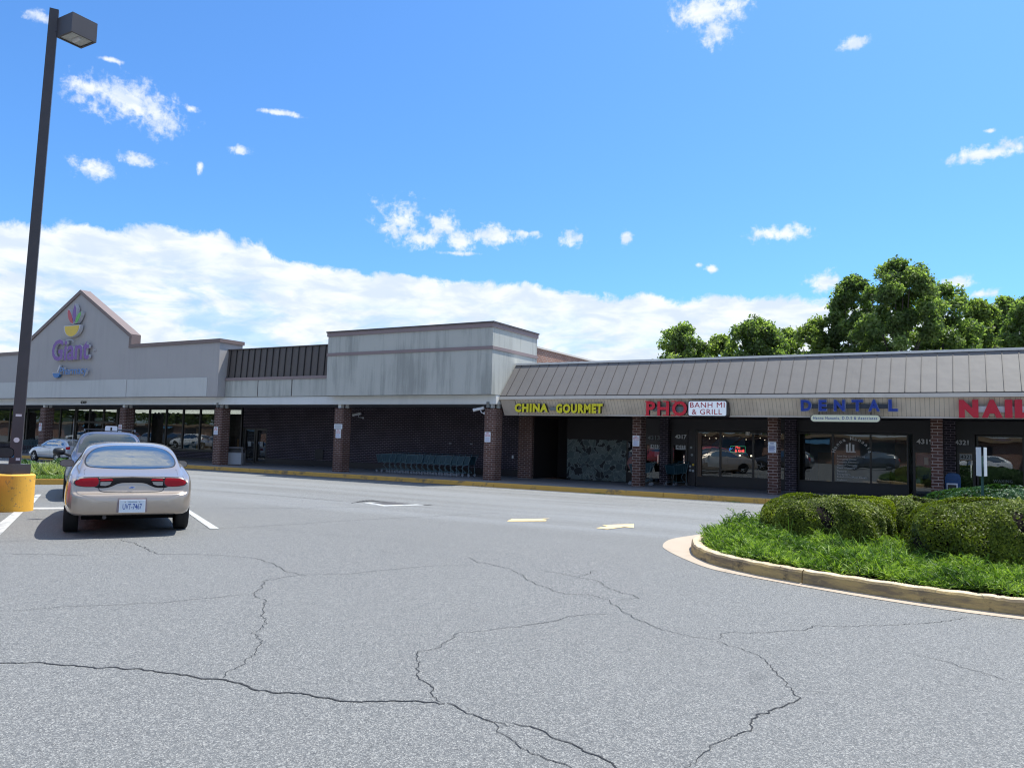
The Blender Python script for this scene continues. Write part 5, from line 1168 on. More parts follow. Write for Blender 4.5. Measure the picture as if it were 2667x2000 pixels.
# the dark panel is concave below, so it is laid as a lofted band between its two edges
def band_patch(c, name, top, bot, d, mat, off, n=60, m_=6, parent=None):
    T, B = np.array(top, float), np.array(bot, float); ys = np.linspace(T[0, 0], T[-1, 0], n); vs = []; mb = MB()
    for k in range(m_+1):
        for y in ys:
            zt_ = np.interp(y, T[:, 0], T[:, 1]); zb_ = np.interp(y, B[:, 0], B[:, 1]); p, nn, r = c.hit(y, zb_+(zt_-zb_)*k/m_, d); vs.append(tuple(p+nn*off*.5+r*off*.5))
    mb.v = vs; mb.f = [(k*n+j, k*n+j+1, (k+1)*n+j+1, (k+1)*n+j) for k in range(m_) for j in range(n-1)]
    return mb.build(name, mat, parent or c.root, smooth=True, local=True)
bt_ = dens([(-.56, .79), (-.50, .750), (-.44, .738), (-.34, .742), (-.27, .765), (-.20, .800), (-.12, .815), (0, .817), (.12, .815), (.20, .800), (.27, .765), (.34, .742), (.44, .738), (.50, .750), (.56, .79)], False, .02)
C_strip = band_patch(C, 'rear_lamp_panel', [(-.56, .884), (0, .899), (.56, .884)], bt_, 'rear', M['lamp_panel'], .004)
for sg in (-1, 1):
    o_ = [(sg*y, z) for y, z in [(.455, .893), (.60, .890), (.71, .876), (.775, .842), (.785, .81), (.755, .778), (.66, .758), (.55, .754), (.47, .762), (.44, .80), (.437, .855)]]
    tl = C.patch('tail_light_bezel', o_, 'rear', M['blackplastic'], .005)
    C.patch('tail_light', scl(o_, .90), 'rear', M['red_lens'], .009, parent=tl, label='round ended red tail light')
    C.patch('brake_lens', [(sg*.275, .872), (sg*.43, .870), (sg*.435, .845), (sg*.26, .848)], 'rear', M['red_lens2'], .008, parent=tl, smooth=False)
    C.patch('reverse_lens', [(sg*.28, .832), (sg*.43, .830), (sg*.43, .775), (sg*.36, .770), (sg*.30, .79)], 'rear', M['clear_lens'], .008, parent=tl, smooth=False)
    C.ribbon('trunk_seam', [(sg*.45, .740), (sg*.44, .705), (sg*.38, .684), (sg*.2, .676), (0, .675)], 'rear', M['blackplastic'], .010)
    C.ribbon('bumper_seam', [(sg*.80, .70), (sg*.86, .705)], 'rear', M['blackplastic'], .006)
    C.ribbon('deck_seam', [(sg*.64, .90), (sg*.655, .95), (sg*.66, .985), (sg*.64, 1.0)], 'rear', M['letter_side'], .004)
C.ribbon('deck_lip_seam', [(-.66, .895), (-.4, .903), (0, .907), (.4, .903), (.66, .895)], 'rear', M['blackplastic'], .008)
em = C.patch('badge', [(.042*math.cos(t), .745+.017*math.sin(t)) for t in np.linspace(0, 2*math.pi, 20)[:-1]], 'rear', M['chrome'], .012, rings=3)
C.patch('badge_face', [(.038*math.cos(t), .745+.0135*math.sin(t)) for t in np.linspace(0, 2*math.pi, 20)[:-1]], 'rear', M['navy_ink'], .016, rings=3, parent=em)
C.patch('plate_recess', [(-.215, .592), (.185, .592), (.20, .38), (-.225, .38)], 'rear', M['mauve'], .004, smooth=False)
px_ = min(C.hit(y, z, 'rear')[0].x for y in (-.17, 0, .14) for z in (.39, .48, .55))-.006
np_ = MB().box(px_-.012, px_, -.195, .165, .378, .570).build('number_plate', M['sign_white'], gc, local=True); MB().box(px_-.0135, px_-.011, -.180, .150, .390, .560).build('plate_face', M['plate'], np_, local=True)
def rear_text(parent, s_, yl, yr, z0, z1, x, mat, name, off=.02):
    """text on a plane facing -x: reads left to right from +y to -y"""
    me = text_mesh(s_, off, .5); A = mesh_np(me); mn, mx = A.min(0), A.max(0)
    Y_ = yl+(A[:, 0]-mn[0])/(mx[0]-mn[0])*(yr-yl); Z_ = z0+(A[:, 1]-mn[1])/(mx[1]-mn[1])*(z1-z0); X_ = x-A[:, 2]*.002
    me.vertices.foreach_set('co', np.stack([X_, Y_, Z_], 1).ravel()); me.materials.clear(); me.materials.append(mat); o = bpy.data.objects.new(name, me); COL.objects.link(o); o.parent = parent
rear_text(np_, 'UVT-7467', .115, -.145, .425, .508, px_-.0145, M['navy_ink'], 'plate_characters', .006)
rear_text(np_, 'VIRGINIA', .05, -.08, .528, .545, px_-.0145, M['interior_blue'], 'plate_state_name', 0)
for y in (.085, -.115): MB().cyl((px_-.012, y, .536), (px_-.018, y, .536), .006, n=8).build('plate_bolt', M['blackplastic'], np_, local=True)
rear_text(C.root, 'Ford', .026, -.026, .737, .754, C.hit(0, .745, 'rear')[0].x-.020, M['chrome'], 'badge_script', 0)
sides(C, [[(1.30, 1.02), (1.95, 1.0), (1.98, 1.28), (1.75, 1.26), (1.45, 1.13)], [(2.05, 1.0), (2.85, .98), (2.78, 1.22), (2.45, 1.30), (2.05, 1.30)]])
C.patch('windscreen', [(-.55, 1.30), (.55, 1.30), (.68, 1.0), (.3, .965), (-.3, .965), (-.68, 1.0)], 'front', M['car_glass'], .004)
arches(C, (1.02, 3.95), .31)
for x in (1.02, 3.95):
    for y in (-.80, .80): C.wheel(x, y, .31, .205)
MB().box(.75, 4.7, -.66, .66, .21, .40).build('underbody', M['under'], gc, local=True)
MB().cyl((.10, .35, .30), (.6, .35, .30), .028, n=10).build('exhaust_pipe', M['lamp_brown'], gc, local=True)
C.mirror(3.05, .955, 1.0, M['gold'], .23, .135); C.mirror(3.05, -.955, 1.0, M['gold'], .23, .135)
for sg in (-1, 1): C.ribbon('door_seam', [(2.0, .95), (2.02, .6), (2.0, .35)], 'left' if sg > 0 else 'right', M['blackplastic'], .006)

# navy SUV facing us from the opposite stall
sv_ = thing('parked_car', 'dark blue sport utility wagon parked nose to nose in front of the champagne sedan', 'car', park(24.35, .38), rzc+math.pi)
st2 = [(0.0, .50, .60, .65, .58, .75, .5, .85), (.04, .42, .76, .65, .74, .85, .62, 1.1), (.12, .38, .83, .66, .79, .92, .64, 1.35), (.35, .34, .88, .68, .82, .97, .62, 1.50), (.9, .32, .90, .70, .83, .99, .60, 1.56), (1.8, .30, .905, .70, .83, 1.0, .60, 1.58),
       (2.5, .30, .905, .70, .83, 1.0, .60, 1.565), (2.85, .30, .90, .70, .83, .99, .63, 1.46), (3.2, .30, .90, .68, .82, .97, .66, 1.22), (3.5, .30, .89, .66, .80, .93, .66, 1.03), (4.0, .32, .87, .62, .77, .86, .62, .95), (4.3, .36, .80, .58, .70, .76, .55, .85), (4.42, .42, .62, .56, .52, .64, .4, .72)]
C = Car(sv_, st2, M['navy_car'], 9)
C.patch('windscreen', [(-.56, 1.48), (0, 1.51), (.56, 1.48), (.66, 1.12), (.6, 1.07), (0, 1.045), (-.6, 1.07), (-.66, 1.12)], 'front', M['car_glass_dark'], .004)
sides(C, [[(.45, 1.08), (1.3, 1.06), (1.3, 1.42), (.6, 1.42)], [(1.36, 1.06), (2.1, 1.05), (2.1, 1.43), (1.36, 1.43)], [(2.16, 1.05), (2.95, 1.04), (2.55, 1.40), (2.16, 1.42)]])
arches(C, (.95, 3.55), .34)
for x in (.95, 3.55):
    for y in (-.80, .80): C.wheel(x, y, .34, .21)
MB().box(.15, 4.25, -.7, .7, .22, .5).build('underbody', M['under'], sv_, local=True)
for sg in (-1, 1):
    C.patch('headlight', [(sg*.46, .76), (sg*.74, .75), (sg*.77, .66), (sg*.5, .64)], 'front', M['clear_lens'], .006)
    MB().tube([(.5, sg*.56, 1.56), (.6, sg*.57, 1.61), (2.3, sg*.57, 1.625), (2.5, sg*.56, 1.57)], .014).build('roof_rail', M['blackplastic'], sv_, local=True)
C.patch('grille', [(-.36, .76), (.36, .76), (.34, .62), (-.34, .62)], 'front', M['blackplastic'], .006, smooth=False)
C.mirror(2.95, 1.06, 1.08, M['blackplastic'], .27, .18, face=-1); C.mirror(2.95, -1.06, 1.08, M['blackplastic'], .27, .18, face=-1)
MB().cyl((3.05, -.80, .95), (3.0, -.80, 1.86), .006, .003).build('antenna', M['caster'], sv_, local=True)
MB().tube([(.7, -.58, 1.62), (.7, .58, 1.62)], .012).tube([(1.9, -.58, 1.63), (1.9, .58, 1.63)], .012).build('roof_rack_bar', M['blackplastic'], sv_, local=True)
t = thing('roof_box_sign', 'small white rounded box on the roof of the navy SUV', 'roof box', (0, 0, 0)); bp = L2(22.4, .41); t.location = (bp.x, bp.y, 1.60); t.rotation_euler = (0, 0, rzc)
MB().prism([(-.14, .0), (.14, .0), (.14, .10), (.12, .125), (-.12, .125), (-.14, .10)], -.04, .04, 'x').build('shell', M['sign_white'], t, local=True); MB().box(-.045, -.041, -.02, .02, .01, .09).build('slot', M['blackplastic'], t, local=True)

# red car at the left edge
rc = thing('parked_car', 'red car cut off by the left edge with a black door mirror', 'car', park(13.25, -2.40), rzc); rc.scale = (1, 1, 1.12)
st3 = [(0.0, .44, .50, .50, .48, .60, .40, .70), (.06, .34, .78, .52, .76, .74, .62, .90), (.2, .32, .85, .56, .82, .86, .66, 1.0), (.6, .29, .88, .62, .83, .94, .66, 1.2), (1.1, .27, .89, .62, .83, .96, .62, 1.42), (1.8, .25, .89, .62, .83, .96, .60, 1.47), (2.3, .25, .89, .62, .83, .95, .60, 1.43), (2.8, .25, .89, .62, .82, .94, .66, 1.20), (3.15, .25, .885, .60, .80, .90, .66, 1.0), (3.8, .27, .87, .56, .76, .80, .58, .88), (4.15, .30, .80, .52, .68, .70, .5, .75), (4.3, .38, .60, .50, .5, .6, .4, .64)]
C = Car(rc, st3, M['red_car'], 8)
sides(C, [[(.7, 1.06), (1.25, 1.02), (1.25, 1.32), (1.0, 1.30)], [(1.31, 1.02), (1.95, 1.0), (1.95, 1.34), (1.31, 1.34)], [(2.0, 1.0), (2.8, .98), (2.4, 1.26), (2.0, 1.32)]])
C.patch('windscreen', [(-.55, 1.34), (.55, 1.34), (.68, 1.06), (.3, 1.0), (-.3, 1.0), (-.68, 1.06)], 'front', M['car_glass'], .004)
C.patch('rear_window', sym([(0, 1.36), (.5, 1.33), (.62, 1.1), (.4, 1.04), (0, 1.03)]), 'rear', M['car_glass'], .004)
for sg in (-1, 1): C.patch('tail_light', [(sg*.55, .86), (sg*.76, .86), (sg*.78, .70), (sg*.6, .70)], 'rear', M['red_lens'], .006, smooth=False)
arches(C, (.85, 3.45), .31)
for x in (.85, 3.45):
    for y in (-.79, .79): C.wheel(x, y, .31, .2)
MB().box(.15, 4.1, -.66, .66, .2, .42).build('underbody', M['under'], rc, local=True)
C.mirror(2.72, .97, 1.03, M['blackplastic'], .26, .16); C.mirror(2.80, -1.08, 1.05, M['blackplastic'], .27, .17, gl='blackplastic')

# silver hatchback by the kerb
def hatch(label, paint, loc, rz, scale=1.0, name='parked_car', group=None):
    t = thing(name, label, 'car', loc, rz, group); t.scale = (scale,)*3
    s3 = [(0.0, .50, .55, .60, .53, .66, .45, .80), (.05, .38, .78, .62, .76, .80, .60, 1.0), (.14, .34, .84, .62, .80, .92, .62, 1.15), (.35, .32, .865, .64, .81, .98, .60, 1.32), (.75, .30, .875, .64, .81, 1.0, .58, 1.46), (1.5, .28, .875, .64, .81, 1.0, .57, 1.51), (2.2, .28, .875, .64, .81, .99, .57, 1.48), (2.65, .28, .875, .63, .80, .97, .62, 1.33), (3.15, .28, .87, .62, .79, .94, .64, 1.05), (3.8, .29, .85, .58, .75, .86, .58, .93), (4.2, .32, .78, .55, .66, .76, .5, .82), (4.4, .40, .58, .54, .5, .64, .4, .68)]
    c = Car(t, s3, paint, 8)
    sides(c, [[(.42, 1.12), (.80, 1.07), (.86, 1.32), (.68, 1.30)], [(.90, 1.06), (1.62, 1.04), (1.62, 1.38), (.97, 1.38)], [(1.70, 1.04), (2.75, 1.02), (2.35, 1.30), (2.1, 1.37), (1.70, 1.38)]])
    c.patch('windscreen', [(-.53, 1.40), (.53, 1.40), (.66, 1.08), (.3, 1.03), (-.3, 1.03), (-.66, 1.08)], 'front', M['car_glass'], .004)
    c.patch('rear_window', sym([(0, 1.38), (.45, 1.36), (.58, 1.12), (.4, 1.06), (0, 1.05)]), 'rear', M['car_glass'], .004)
    for sg in (-1, 1):
        c.patch('tail_light', [(sg*.52, 1.02), (sg*.76, 1.0), (sg*.79, .84), (sg*.56, .84)], 'rear', M['red_lens2'], .008, smooth=False)
        c.patch('headlight', [(sg*.46, .76), (sg*.70, .74), (sg*.72, .66), (sg*.5, .64)], 'front', M['clear_lens'], .006)
        c.ribbon('door_seam', [(1.66, 1.0), (1.68, .6), (1.66, .36)], 'left' if sg > 0 else 'right', M['blackplastic'], .008)
        c.ribbon('sill_moulding', [(1.1, .50), (2.9, .50)], 'left' if sg > 0 else 'right', M['clear_lens'], .02)
        MB().box(1.78, 1.92, sg*.84, sg*.88, .90, .93).box(.98, 1.12, sg*.84, sg*.88, .90, .93).build('door_handle', paint, t, local=True)
    arches(c, (.86, 3.45), .34)
    for x in (.86, 3.45):
        for y in (-.79, .79): c.wheel(x, y, .34, .2)
    MB().box(.15, 4.2, -.66, .66, .22, .46).build('underbody', M['under'], t, local=True)
    c.mirror(2.7, .95, 1.04, paint, .22, .14); c.mirror(2.7, -.95, 1.04, paint, .22, .14)
    return t
SC = .77
fw, rw = Vector((-40.75, 22.05, 0)), Vector((-39.15, 20.70, 0)); hd_ = (fw-rw).normalized()
base = Vector((-37.1, 22.05, 0))
hb_ = hatch('silver blue five door hatchback stopped by the kerb beyond the planting strip', M['silver_car'], base, math.pi, SC)

# ------------------------------------------------------------------ vegetation
def unit(n): v = rng.normal(size=(n, 3)); return v/np.linalg.norm(v, axis=1, keepdims=True)
def tree(x, y, h, w, name, label, mat, n=9000, leaf=.17, seed=0, base_z=0.0, group='trees rising behind the shop roof'):
    global rng; rng = np.random.default_rng(seed)
    t = thing(name, label, 'tree', (x, y, base_z), 0, group)
    nb = int(70+w*12); blobs = []
    for k in range(nb):
        q = rng.uniform(.30, 1.0); prof = math.sqrt(max(.02, 1-q**4.5)); r = w*.5*prof*math.sqrt(rng.uniform(.06, 1)); a = rng.uniform(0, 6.28)
        blobs.append((r*math.cos(a), r*math.sin(a), h*q*.94, max(.38, w*rng.uniform(.05, .115))))
    B = np.array(blobs); m = rng.integers(0, nb, n); d = unit(n); rr = rng.uniform(.35, 1.0, n)**.6
    P = B[m, :3]+d*(B[m, 3]*rr)[:, None]*np.array([1, 1, .8]); P += rng.normal(size=P.shape)*.09
    N = d*.4+unit(n)*.8+[0, 0, .35]; U = unit(n); s = leaf*rng.uniform(.6, 1.35, n)
    V, F = cards(P, N, U, s*.62, s)
    tone = np.repeat(np.clip(rng.normal(.5, .22, n)+rng.normal(0, .16, nb)[m], 0, 1), 4)
    grid_obj('crown', V, F, mat, t, smooth=False, tone=tone)
    tk = MB(); tk.cyl((0, 0, 0), (0, 0, h*.35), w*.035, w*.026, n=9)
    for k in range(9):
        b = B[rng.integers(0, nb)]; z0 = h*rng.uniform(.18, .4); tk.cyl((0, 0, z0), (b[0]*.5, b[1]*.5, (z0+b[2])/2+.3), w*.016, w*.010, n=6).cyl((b[0]*.5, b[1]*.5, (z0+b[2])/2+.3), (b[0], b[1], b[2]), w*.010, w*.004, n=5)
    tk.cyl((0, 0, h*.33), (w*.03, 0, h*.8), w*.024, w*.006, n=7); tk.build('trunk', M['bark'], t, local=True)
    return t
def tpos(px, ytop, Y): p = W(px, ytop, Y); return p.x, p.z
TR = [(1780, 836, 185, 52, 0, 'dark rounded tree at the left end of the tree line'), (1872, 868, 150, 56, 1, 'low pale green tree between two darker crowns left of centre'), (1965, 820, 185, 54, 0, 'bushy tree with two small peaks behind the roof'),
      (2045, 850, 150, 58, 1, 'lighter green tree filling the gap behind the twin-peaked tree'), (2125, 822, 140, 50, 1, 'slender pale tree just left of the tallest tree'), (2222, 706, 140, 50, 0, 'tall tree forming the left shoulder of the biggest crown'),
      (2342, 668, 212, 47, 0, 'tallest tree towering over the shop roof'), (2448, 728, 190, 52, 0, 'broad tree on the right shoulder of the tallest tree'), (2545, 772, 130, 56, 1, 'yellow green tree right of the tallest tree'),
      (2612, 762, 95, 60, 0, 'dark narrow tree beyond the yellow green one'), (2680, 765, 150, 46, 0, 'dark tree cut by the right edge of the picture')]
for k, (px, yt, wpx, Y_, mt, lb) in enumerate(TR):
    x, zt = tpos(px, yt, Y_); dep = math.hypot(x, Y_)*.94; w = wpx*dep/2008*1.05
    tree(x, Y_, zt*1.02, w, 'broadleaf_tree', lb, M['leaf_tree2'] if mt else M['leaf_tree'], 44000 if wpx > 200 else 24000, .104*dep/50, seed=10+k)
x, zt = tpos(2510, 898, 50)
for x_ in (-8, 2, 12): pass

# clipped shrubs
def mound(cx, cy, rx, ry, h, label, mat, n, leaf, seed, bare=.0, name='clipped_shrub', group='rounded clipped shrubs on the planting island', rz=0.0, ex=2.6):
    global rng; rng = np.random.default_rng(seed)
    t = thing(name, label, 'shrub', (cx, cy, .13), rz, group)
    ph = rng.uniform(0, 6.28, 12)
    def surf(d):
        k = (np.abs(d[:, 0]/rx)**ex+np.abs(d[:, 1]/ry)**ex+np.abs(d[:, 2]/h)**ex)**(-1/ex)
        th = np.arctan2(d[:, 1], d[:, 0]); wob = 1+.035*np.sin(3*th+ph[0])+.03*np.sin(7*th+ph[1]+4*d[:, 2])+.022*np.sin(13*d[:, 2]+5*th+ph[2])+.02*np.sin(17*th+9*d[:, 2]+ph[3])
        return d*(k*wob)[:, None]
    def lump(P): return (np.sin(P[:, 0]*6.1+ph[4])*np.sin(P[:, 1]*5.3+ph[5])+np.sin(P[:, 2]*8+ph[6]+P[:, 0]*3)*.8+np.sin(P[:, 0]*14+P[:, 1]*11+ph[7])*.5)
    d = unit(n); d[:, 2] = np.abs(d[:, 2])*1.0-.02; d /= np.linalg.norm(d, axis=1, keepdims=True); P = surf(d); l = lump(P)
    keep = (l > -1.9+bare*1.2*(d[:, 2] < .75)) | (rng.uniform(size=n) < .10); d, P, l = d[keep], P[keep], l[keep]; n = len(P)
    P = P*(1+.012*l)[:, None]-d*(rng.uniform(0, 1, n)**2*.09)[:, None]
    N = d+unit(n)*.75; U = unit(n)+[0, 0, .5]; s = leaf*rng.uniform(.6, 1.3, n); V, F = cards(P, N, U, s*.55, s)
    tone = np.clip(.32+.42*np.clip(d[:, 2], 0, 1)**1.5*0+rng.normal(.12, .2, n)+.10*l, 0, 1)
    grid_obj('foliage', V, F, mat, t, smooth=False, tone=np.repeat(tone, 4))
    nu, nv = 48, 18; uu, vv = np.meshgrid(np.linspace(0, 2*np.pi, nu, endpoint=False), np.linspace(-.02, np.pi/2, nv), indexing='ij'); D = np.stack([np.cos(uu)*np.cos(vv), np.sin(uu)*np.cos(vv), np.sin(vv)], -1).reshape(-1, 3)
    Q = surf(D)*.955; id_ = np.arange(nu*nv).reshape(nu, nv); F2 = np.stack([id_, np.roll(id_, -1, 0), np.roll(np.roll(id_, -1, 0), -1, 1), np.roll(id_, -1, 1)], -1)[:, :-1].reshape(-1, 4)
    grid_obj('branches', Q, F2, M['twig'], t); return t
mound(-1.81, 13.2, .93, .95, .70, 'yellow green clipped shrub nearest the nose of the island', M['leaf_box'], 90000, .020, 31, .25, ex=5.0)
mound(.68, 12.3, 1.38, 1.15, .83, 'large clipped shrub with brown bare patches at the right edge', M['leaf_box'], 120000, .020, 32, .7, ex=4.0)
mound(-.70, 15.0, .80, .70, .68, 'small clipped shrub peeking out between the two larger ones', M['leaf_box'], 40000, .021, 33, .1, ex=3.0)
mound(1.0, 16.4, 1.85, 1.1, .86, 'dark green glossy hedge behind the clipped shrubs', M['leaf_holly'], 50000, .034, 34, .1, name='hedge', group='evergreen hedge')
# creeping juniper
def inside(poly, P):
    x, y = P[:, 0], P[:, 1]; r = np.zeros(len(P), bool); n = len(poly)
    for i in range(n):
        (x0, y0), (x1, y1) = poly[i], poly[(i+1) % n]
        c = ((y0 > y) != (y1 > y)); xx = (x1-x0)*(y-y0)/((y1-y0)+1e-12)+x0; r ^= c & (x < xx)
    return r
def blades(name, P, L, W_, lean, mat, up=.5, label=None, cat=None, parent=None, seg=3, tone0=.5, patchy=0.0):
    n = len(P); a = rng.uniform(0, 6.28, n); dirn = np.stack([np.cos(a), np.sin(a), np.zeros(n)], 1)*lean[:, None]; dirn[:, 2] = up; dirn /= np.linalg.norm(dirn, axis=1, keepdims=True)
    side = np.cross(dirn, unit(n)); side /= np.linalg.norm(side, axis=1, keepdims=True); rows = []
    for k in range(seg+1):
        q = k/seg; c = P+dirn*(L*q)[:, None]+np.array([0, 0, -1])*(L*q*q*.22*lean)[:, None]; ww = W_*(1-q)**.6*(.6+.8*q) if k < seg else W_*.02
        rows += [c-side*ww[:, None] if not np.isscalar(ww) else c-side*ww, c+side*ww[:, None] if not np.isscalar(ww) else c+side*ww]
    V = np.stack(rows, 1).reshape(-1, 3); m = 2*(seg+1); F = []
    b = np.arange(n)*m
    for k in range(seg): F.append(np.stack([b+2*k, b+2*k+1, b+2*k+3, b+2*k+2], 1))
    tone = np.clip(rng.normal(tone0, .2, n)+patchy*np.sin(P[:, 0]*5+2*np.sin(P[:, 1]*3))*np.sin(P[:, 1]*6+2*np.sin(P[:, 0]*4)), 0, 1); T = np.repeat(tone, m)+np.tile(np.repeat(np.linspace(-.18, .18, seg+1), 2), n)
    return grid_obj(name, V, np.concatenate(F), mat, parent, smooth=False, tone=T)
rng = np.random.default_rng(77)
ip = [(p.x, p.y) for p in offs(kp, -.20)]
NJ = 230000; P = np.column_stack([rng.uniform(-3.9, 8.6, NJ), rng.uniform(9.2, 15.8, NJ), np.zeros(NJ)]); P = P[inside(ip, P)]
mnd = [(-1.87, 13.15, 1.0, .92), (.55, 12.35, 1.3, 1.05), (.95, 16.4, 1.6, 1.0)]
for cx_, cy_, rx_, ry_ in mnd: P = P[((P[:, 0]-cx_)/rx_)**2+((P[:, 1]-cy_)/ry_)**2 > .75]
P = P[(P[:, 1] < 13.2) | (P[:, 0] < -1.6) | (P[:, 0] > 1.5)]
hgt = lambda P: .10+.10*(np.sin(P[:, 0]*2.3+1)*np.sin(P[:, 1]*2.9)+1)/2+.07*np.sin(P[:, 0]*7.1+P[:, 1]*5.3)
# distance from the edge lowers the mat
ed_ = np.array(ip); Dm = np.full(len(P), 9.0)
for q in ed_[::2]: Dm = np.minimum(Dm, np.hypot(P[:, 0]-q[0], P[:, 1]-q[1]))
bk = np.clip((-P[:, 0]-1.6)/.8, 0, 1)*np.clip((P[:, 1]-11.6)/1.2, 0, 1); hz = (np.clip(hgt(P)*.72, .06, .18)+bk*.18)*(1+.28*np.sin(P[:, 0]*19+3*np.sin(P[:, 1]*7))*np.sin(P[:, 1]*17+2*np.sin(P[:, 0]*9)))*np.clip(.62+Dm*1.3, .62, 1.15); P[:, 2] = .13+hz*rng.uniform(.25, 1.0, len(P))
jn = blades('ground_cover', P, rng.uniform(.06, .17, len(P)), np.full(len(P), .009), rng.uniform(.3, 1.4, len(P)), M['juniper'], .55, patchy=.26)  # patchy tone puts some shade between clumps into the needle colour
# short side needles give the sprays their feathery edge
NS, ND = 15000, 18; sp = P[rng.integers(0, len(P), NS)]; sa = rng.uniform(0, 6.28, NS); ax = np.stack([np.cos(sa), np.sin(sa), rng.uniform(.35, 1.5, NS)], 1); ax /= np.linalg.norm(ax, axis=1, keepdims=True); sL = rng.uniform(.09, .24, NS)
qq = np.tile(np.linspace(.15, 1, ND), NS); A3 = np.repeat(ax, ND, 0); L3 = np.repeat(sL, ND); B3 = np.repeat(sp, ND, 0)+A3*(L3*qq)[:, None]; B3[:, 2] -= L3*qq*qq*.16; B3[:, 2] = np.maximum(B3[:, 2], .15)
sd = np.cross(A3, unit(NS*ND)); sd /= np.linalg.norm(sd, axis=1, keepdims=True); nd = sd*.8+A3*.8; nl = (1.15-qq)*.036+.006
V, F = cards(B3+nd*nl[:, None]*.5, np.cross(nd, unit(NS*ND)), nd, np.full(NS*ND, .0042), nl)
tn = np.repeat(np.clip(np.repeat(rng.normal(.52, .2, NS)+.28*np.sin(sp[:, 0]*5+2*np.sin(sp[:, 1]*3)), ND)+(qq-.5)*.5, 0, 1), 4)
j2 = grid_obj('ground_cover_tips', V, F, M['juniper'], jn, smooth=False, tone=tn)
j2.parent = jn; tag(jn, 'feathery bright green juniper mat covering the planting island', 'ground cover', kind='stuff')
j2['kind'] = 'stuff'
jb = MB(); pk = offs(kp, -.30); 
jb.add([(p.x, p.y, .20) for p in pk], [tuple(range(len(pk)))]); bo = jb.build('stem_shade_sheet', M['twig'], jn);  # flat near-black sheet stands in for the shade under the sprays
P3 = np.array([(2110+dx, 1445+dy) for dx, dy in ((130, -10), (150, 5), (175, 8), (-50, -45), (200, 15))], float)
gw = np.array([list(G(x, y, .3)) for x, y in P3]); gw[:, 2] = .2
gb_ = blades('tall_grass_blades', np.repeat(gw, 3, 0)+rng.normal(size=(15, 3))*[.06, .06, 0], rng.uniform(.35, .5, 15), np.full(15, .008), rng.uniform(.2, .6, 15), M['grass'], 1.0, seg=5)
gb_.parent = jn

# plants on the small island at left
def tuft(c, n, L, spread, label, mat, seed, wd=.012, name='ornamental_grass'):
    global rng; rng = np.random.default_rng(seed)
    P = np.column_stack([rng.normal(0, spread*.35, n), rng.normal(0, spread*.35, n), np.zeros(n)])+np.array([0, 0, 0])
    o = blades(name, P, rng.uniform(L*.6, L*1.1, n), np.full(n, wd), rng.uniform(.2, 1.3, n), mat, .9, seg=4); o.location = c
    return tag(o, label, 'plant', 'tufted plants on the small island')
cA, cB, cC = G(62, 1236, .15), G(118, 1238, .15), G(158, 1236, .15)
for (c_, r_m, h_m, sd_, lb) in ((cA, .55, .46, 41, 'bushy dark green plant beside the lamp post'), (cC, .50, .52, 43, 'green plant partly hidden by the champagne car mirror')):
    o = mound(c_.x, c_.y, r_m, r_m, h_m, lb, M['leaf_holly'], 5000, .055, sd_, .2, name='bushy_plant', group='bushy plants on the small island', ex=2.0); o['category'] = 'plant'
tuft(cB, 1500, .50, .7, 'pale striped grass tuft in the middle of the small island', M['pale_grass'], 42, .022)
rng = np.random.default_rng(5); n = 14000
tt, ss = rng.uniform(0, 1, n), rng.uniform(0, 1, n); Pq = np.array([list(q0+(q1-q0)*a+(q3-q0)*b) for a, b in zip(tt, ss)]); Pq[:, 2] = .16
ga = blades('lawn_grass', Pq, rng.uniform(.04, .11, n), np.full(n, .014), rng.uniform(.3, 1.4, n), M['grass'], .6, seg=2, tone0=.45); tag(ga, 'rough green grass covering the small island', 'grass', kind='stuff')
for (x, y), lb in (((1575, 1284), 'small weed growing from the yellow kerb right of the arrows'), ((1928, 1304), 'tiny brown weed at the kerb left of the island')):
    rng = np.random.default_rng(int(x)); c_ = G(x, y, 0); P = np.column_stack([rng.normal(0, .13, 160), rng.normal(0, .03, 160), np.zeros(160)]); o = blades('weed', P, rng.uniform(.04, .10, 160), np.full(160, .006), rng.uniform(.5, 1.5, 160), M['leaf_holly'], .5, seg=2); o.location = (c_.x, KY-.04, .0); tag(o, lb, 'weed')

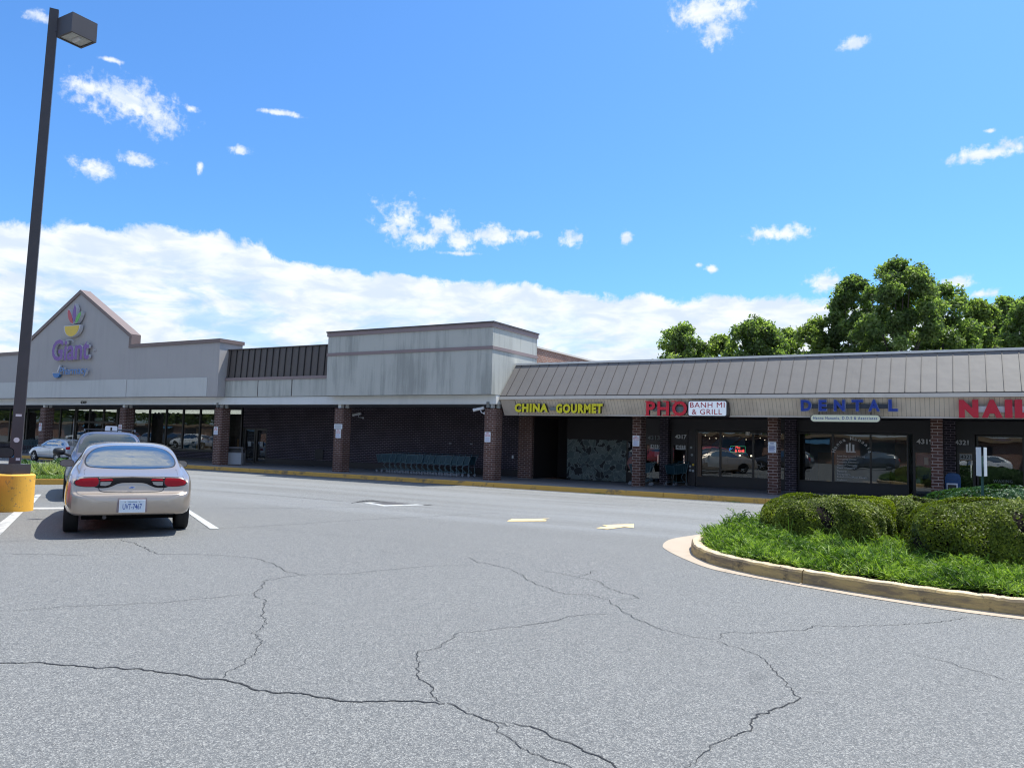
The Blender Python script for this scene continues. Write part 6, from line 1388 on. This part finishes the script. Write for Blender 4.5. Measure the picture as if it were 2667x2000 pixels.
# ------------------------------------------------------------------ across the lot, behind the viewer (seen mirrored in glass and paint)
OB = thing('opposite_shop_building', 'low brick shop building across the parking lot', 'building', (-20, -42, 0))
MB().box(-290, 30, -50, -42, 0, 2.9).build('wall', M['brick_pale'], OB); MB().box(-291, 31, -51, -41.5, 2.9, 3.3).build('roof', M['interior_tan'], OB)
MB().prism([(-104, 3.3), (-92, 3.3), (-92, 4.6), (-98, 6.0), (-104, 4.6)], -42.5, -41.4).build('gable', M['white_metal'], OB)
for k in range(24):
    x = -170+k*8; f = MB().box(x, x+5, -42.1, -41.9, .5, 2.5).build('window', M['dark_panel'], OB)
    if k % 3 == 1: MB().add([(x, -41.9, 2.9), (x+5, -41.9, 2.9), (x+5, -40.6, 2.3), (x, -40.6, 2.3)], [(0, 1, 2, 3)]).build('awning', M['interior_blue'], OB)
tp_ = []
for k, x in enumerate((-5, -20, 12)):
    tp_.append(tree(x, -56+3*math.sin(k*2), 14+2*math.cos(k*3), 13, 'broadleaf_tree', 'tall tree beyond the shops across the lot', M['leaf_tree'], 5000, .32, seed=60+k, group='trees across the parking lot'))
for k in range(21):
    o = copy_tree(tp_[k % 3]); o.location = (-34-12*k, -57+3*math.sin(k), 0); o.rotation_euler = (0, 0, k*1.7)
pk_ = [('black_car', -9.2, -3.5, 1.62), ('white_car', -27, -7, 1.5), ('black_car', -4.2, -15, 1.5), ('black_car', -14.5, -6, 1.7), ('black_car', -33, -4, 1.5), ('red_car', -21, -10, 1.6), ('white_car', 3.5, -13.5, 1.55), ('silver_car', -39, -9, 1.5),
       ('silver_car', -62, 3, 1.3), ('white_car', -69, 1, 1.4), ('black_car', -75, -1, 1.5), ('silver_car', -82, -3, 1.5), ('red_car', -90, -5, 1.5), ('white_car', -97, -4, 1.4)]
protos = {}
for k, (pn_, x, y, rz) in enumerate(pk_):
    lb = {'black_car': 'black', 'white_car': 'white', 'silver_car': 'silver', 'red_car': 'red'}[pn_]+' car parked in the row behind the viewer'
    if pn_ not in protos: protos[pn_] = hatch(lb, M[pn_], (x, y, 0), rz+1.57, 1.0, group='cars parked across the lot')
    else:
        o = copy_tree(protos[pn_]); o.location = (x, y, 0); o.rotation_euler = (0, 0, rz+1.57)
if _to.name in COL.objects: COL.objects.unlink(_to)
bpy.data.objects.remove(_to);
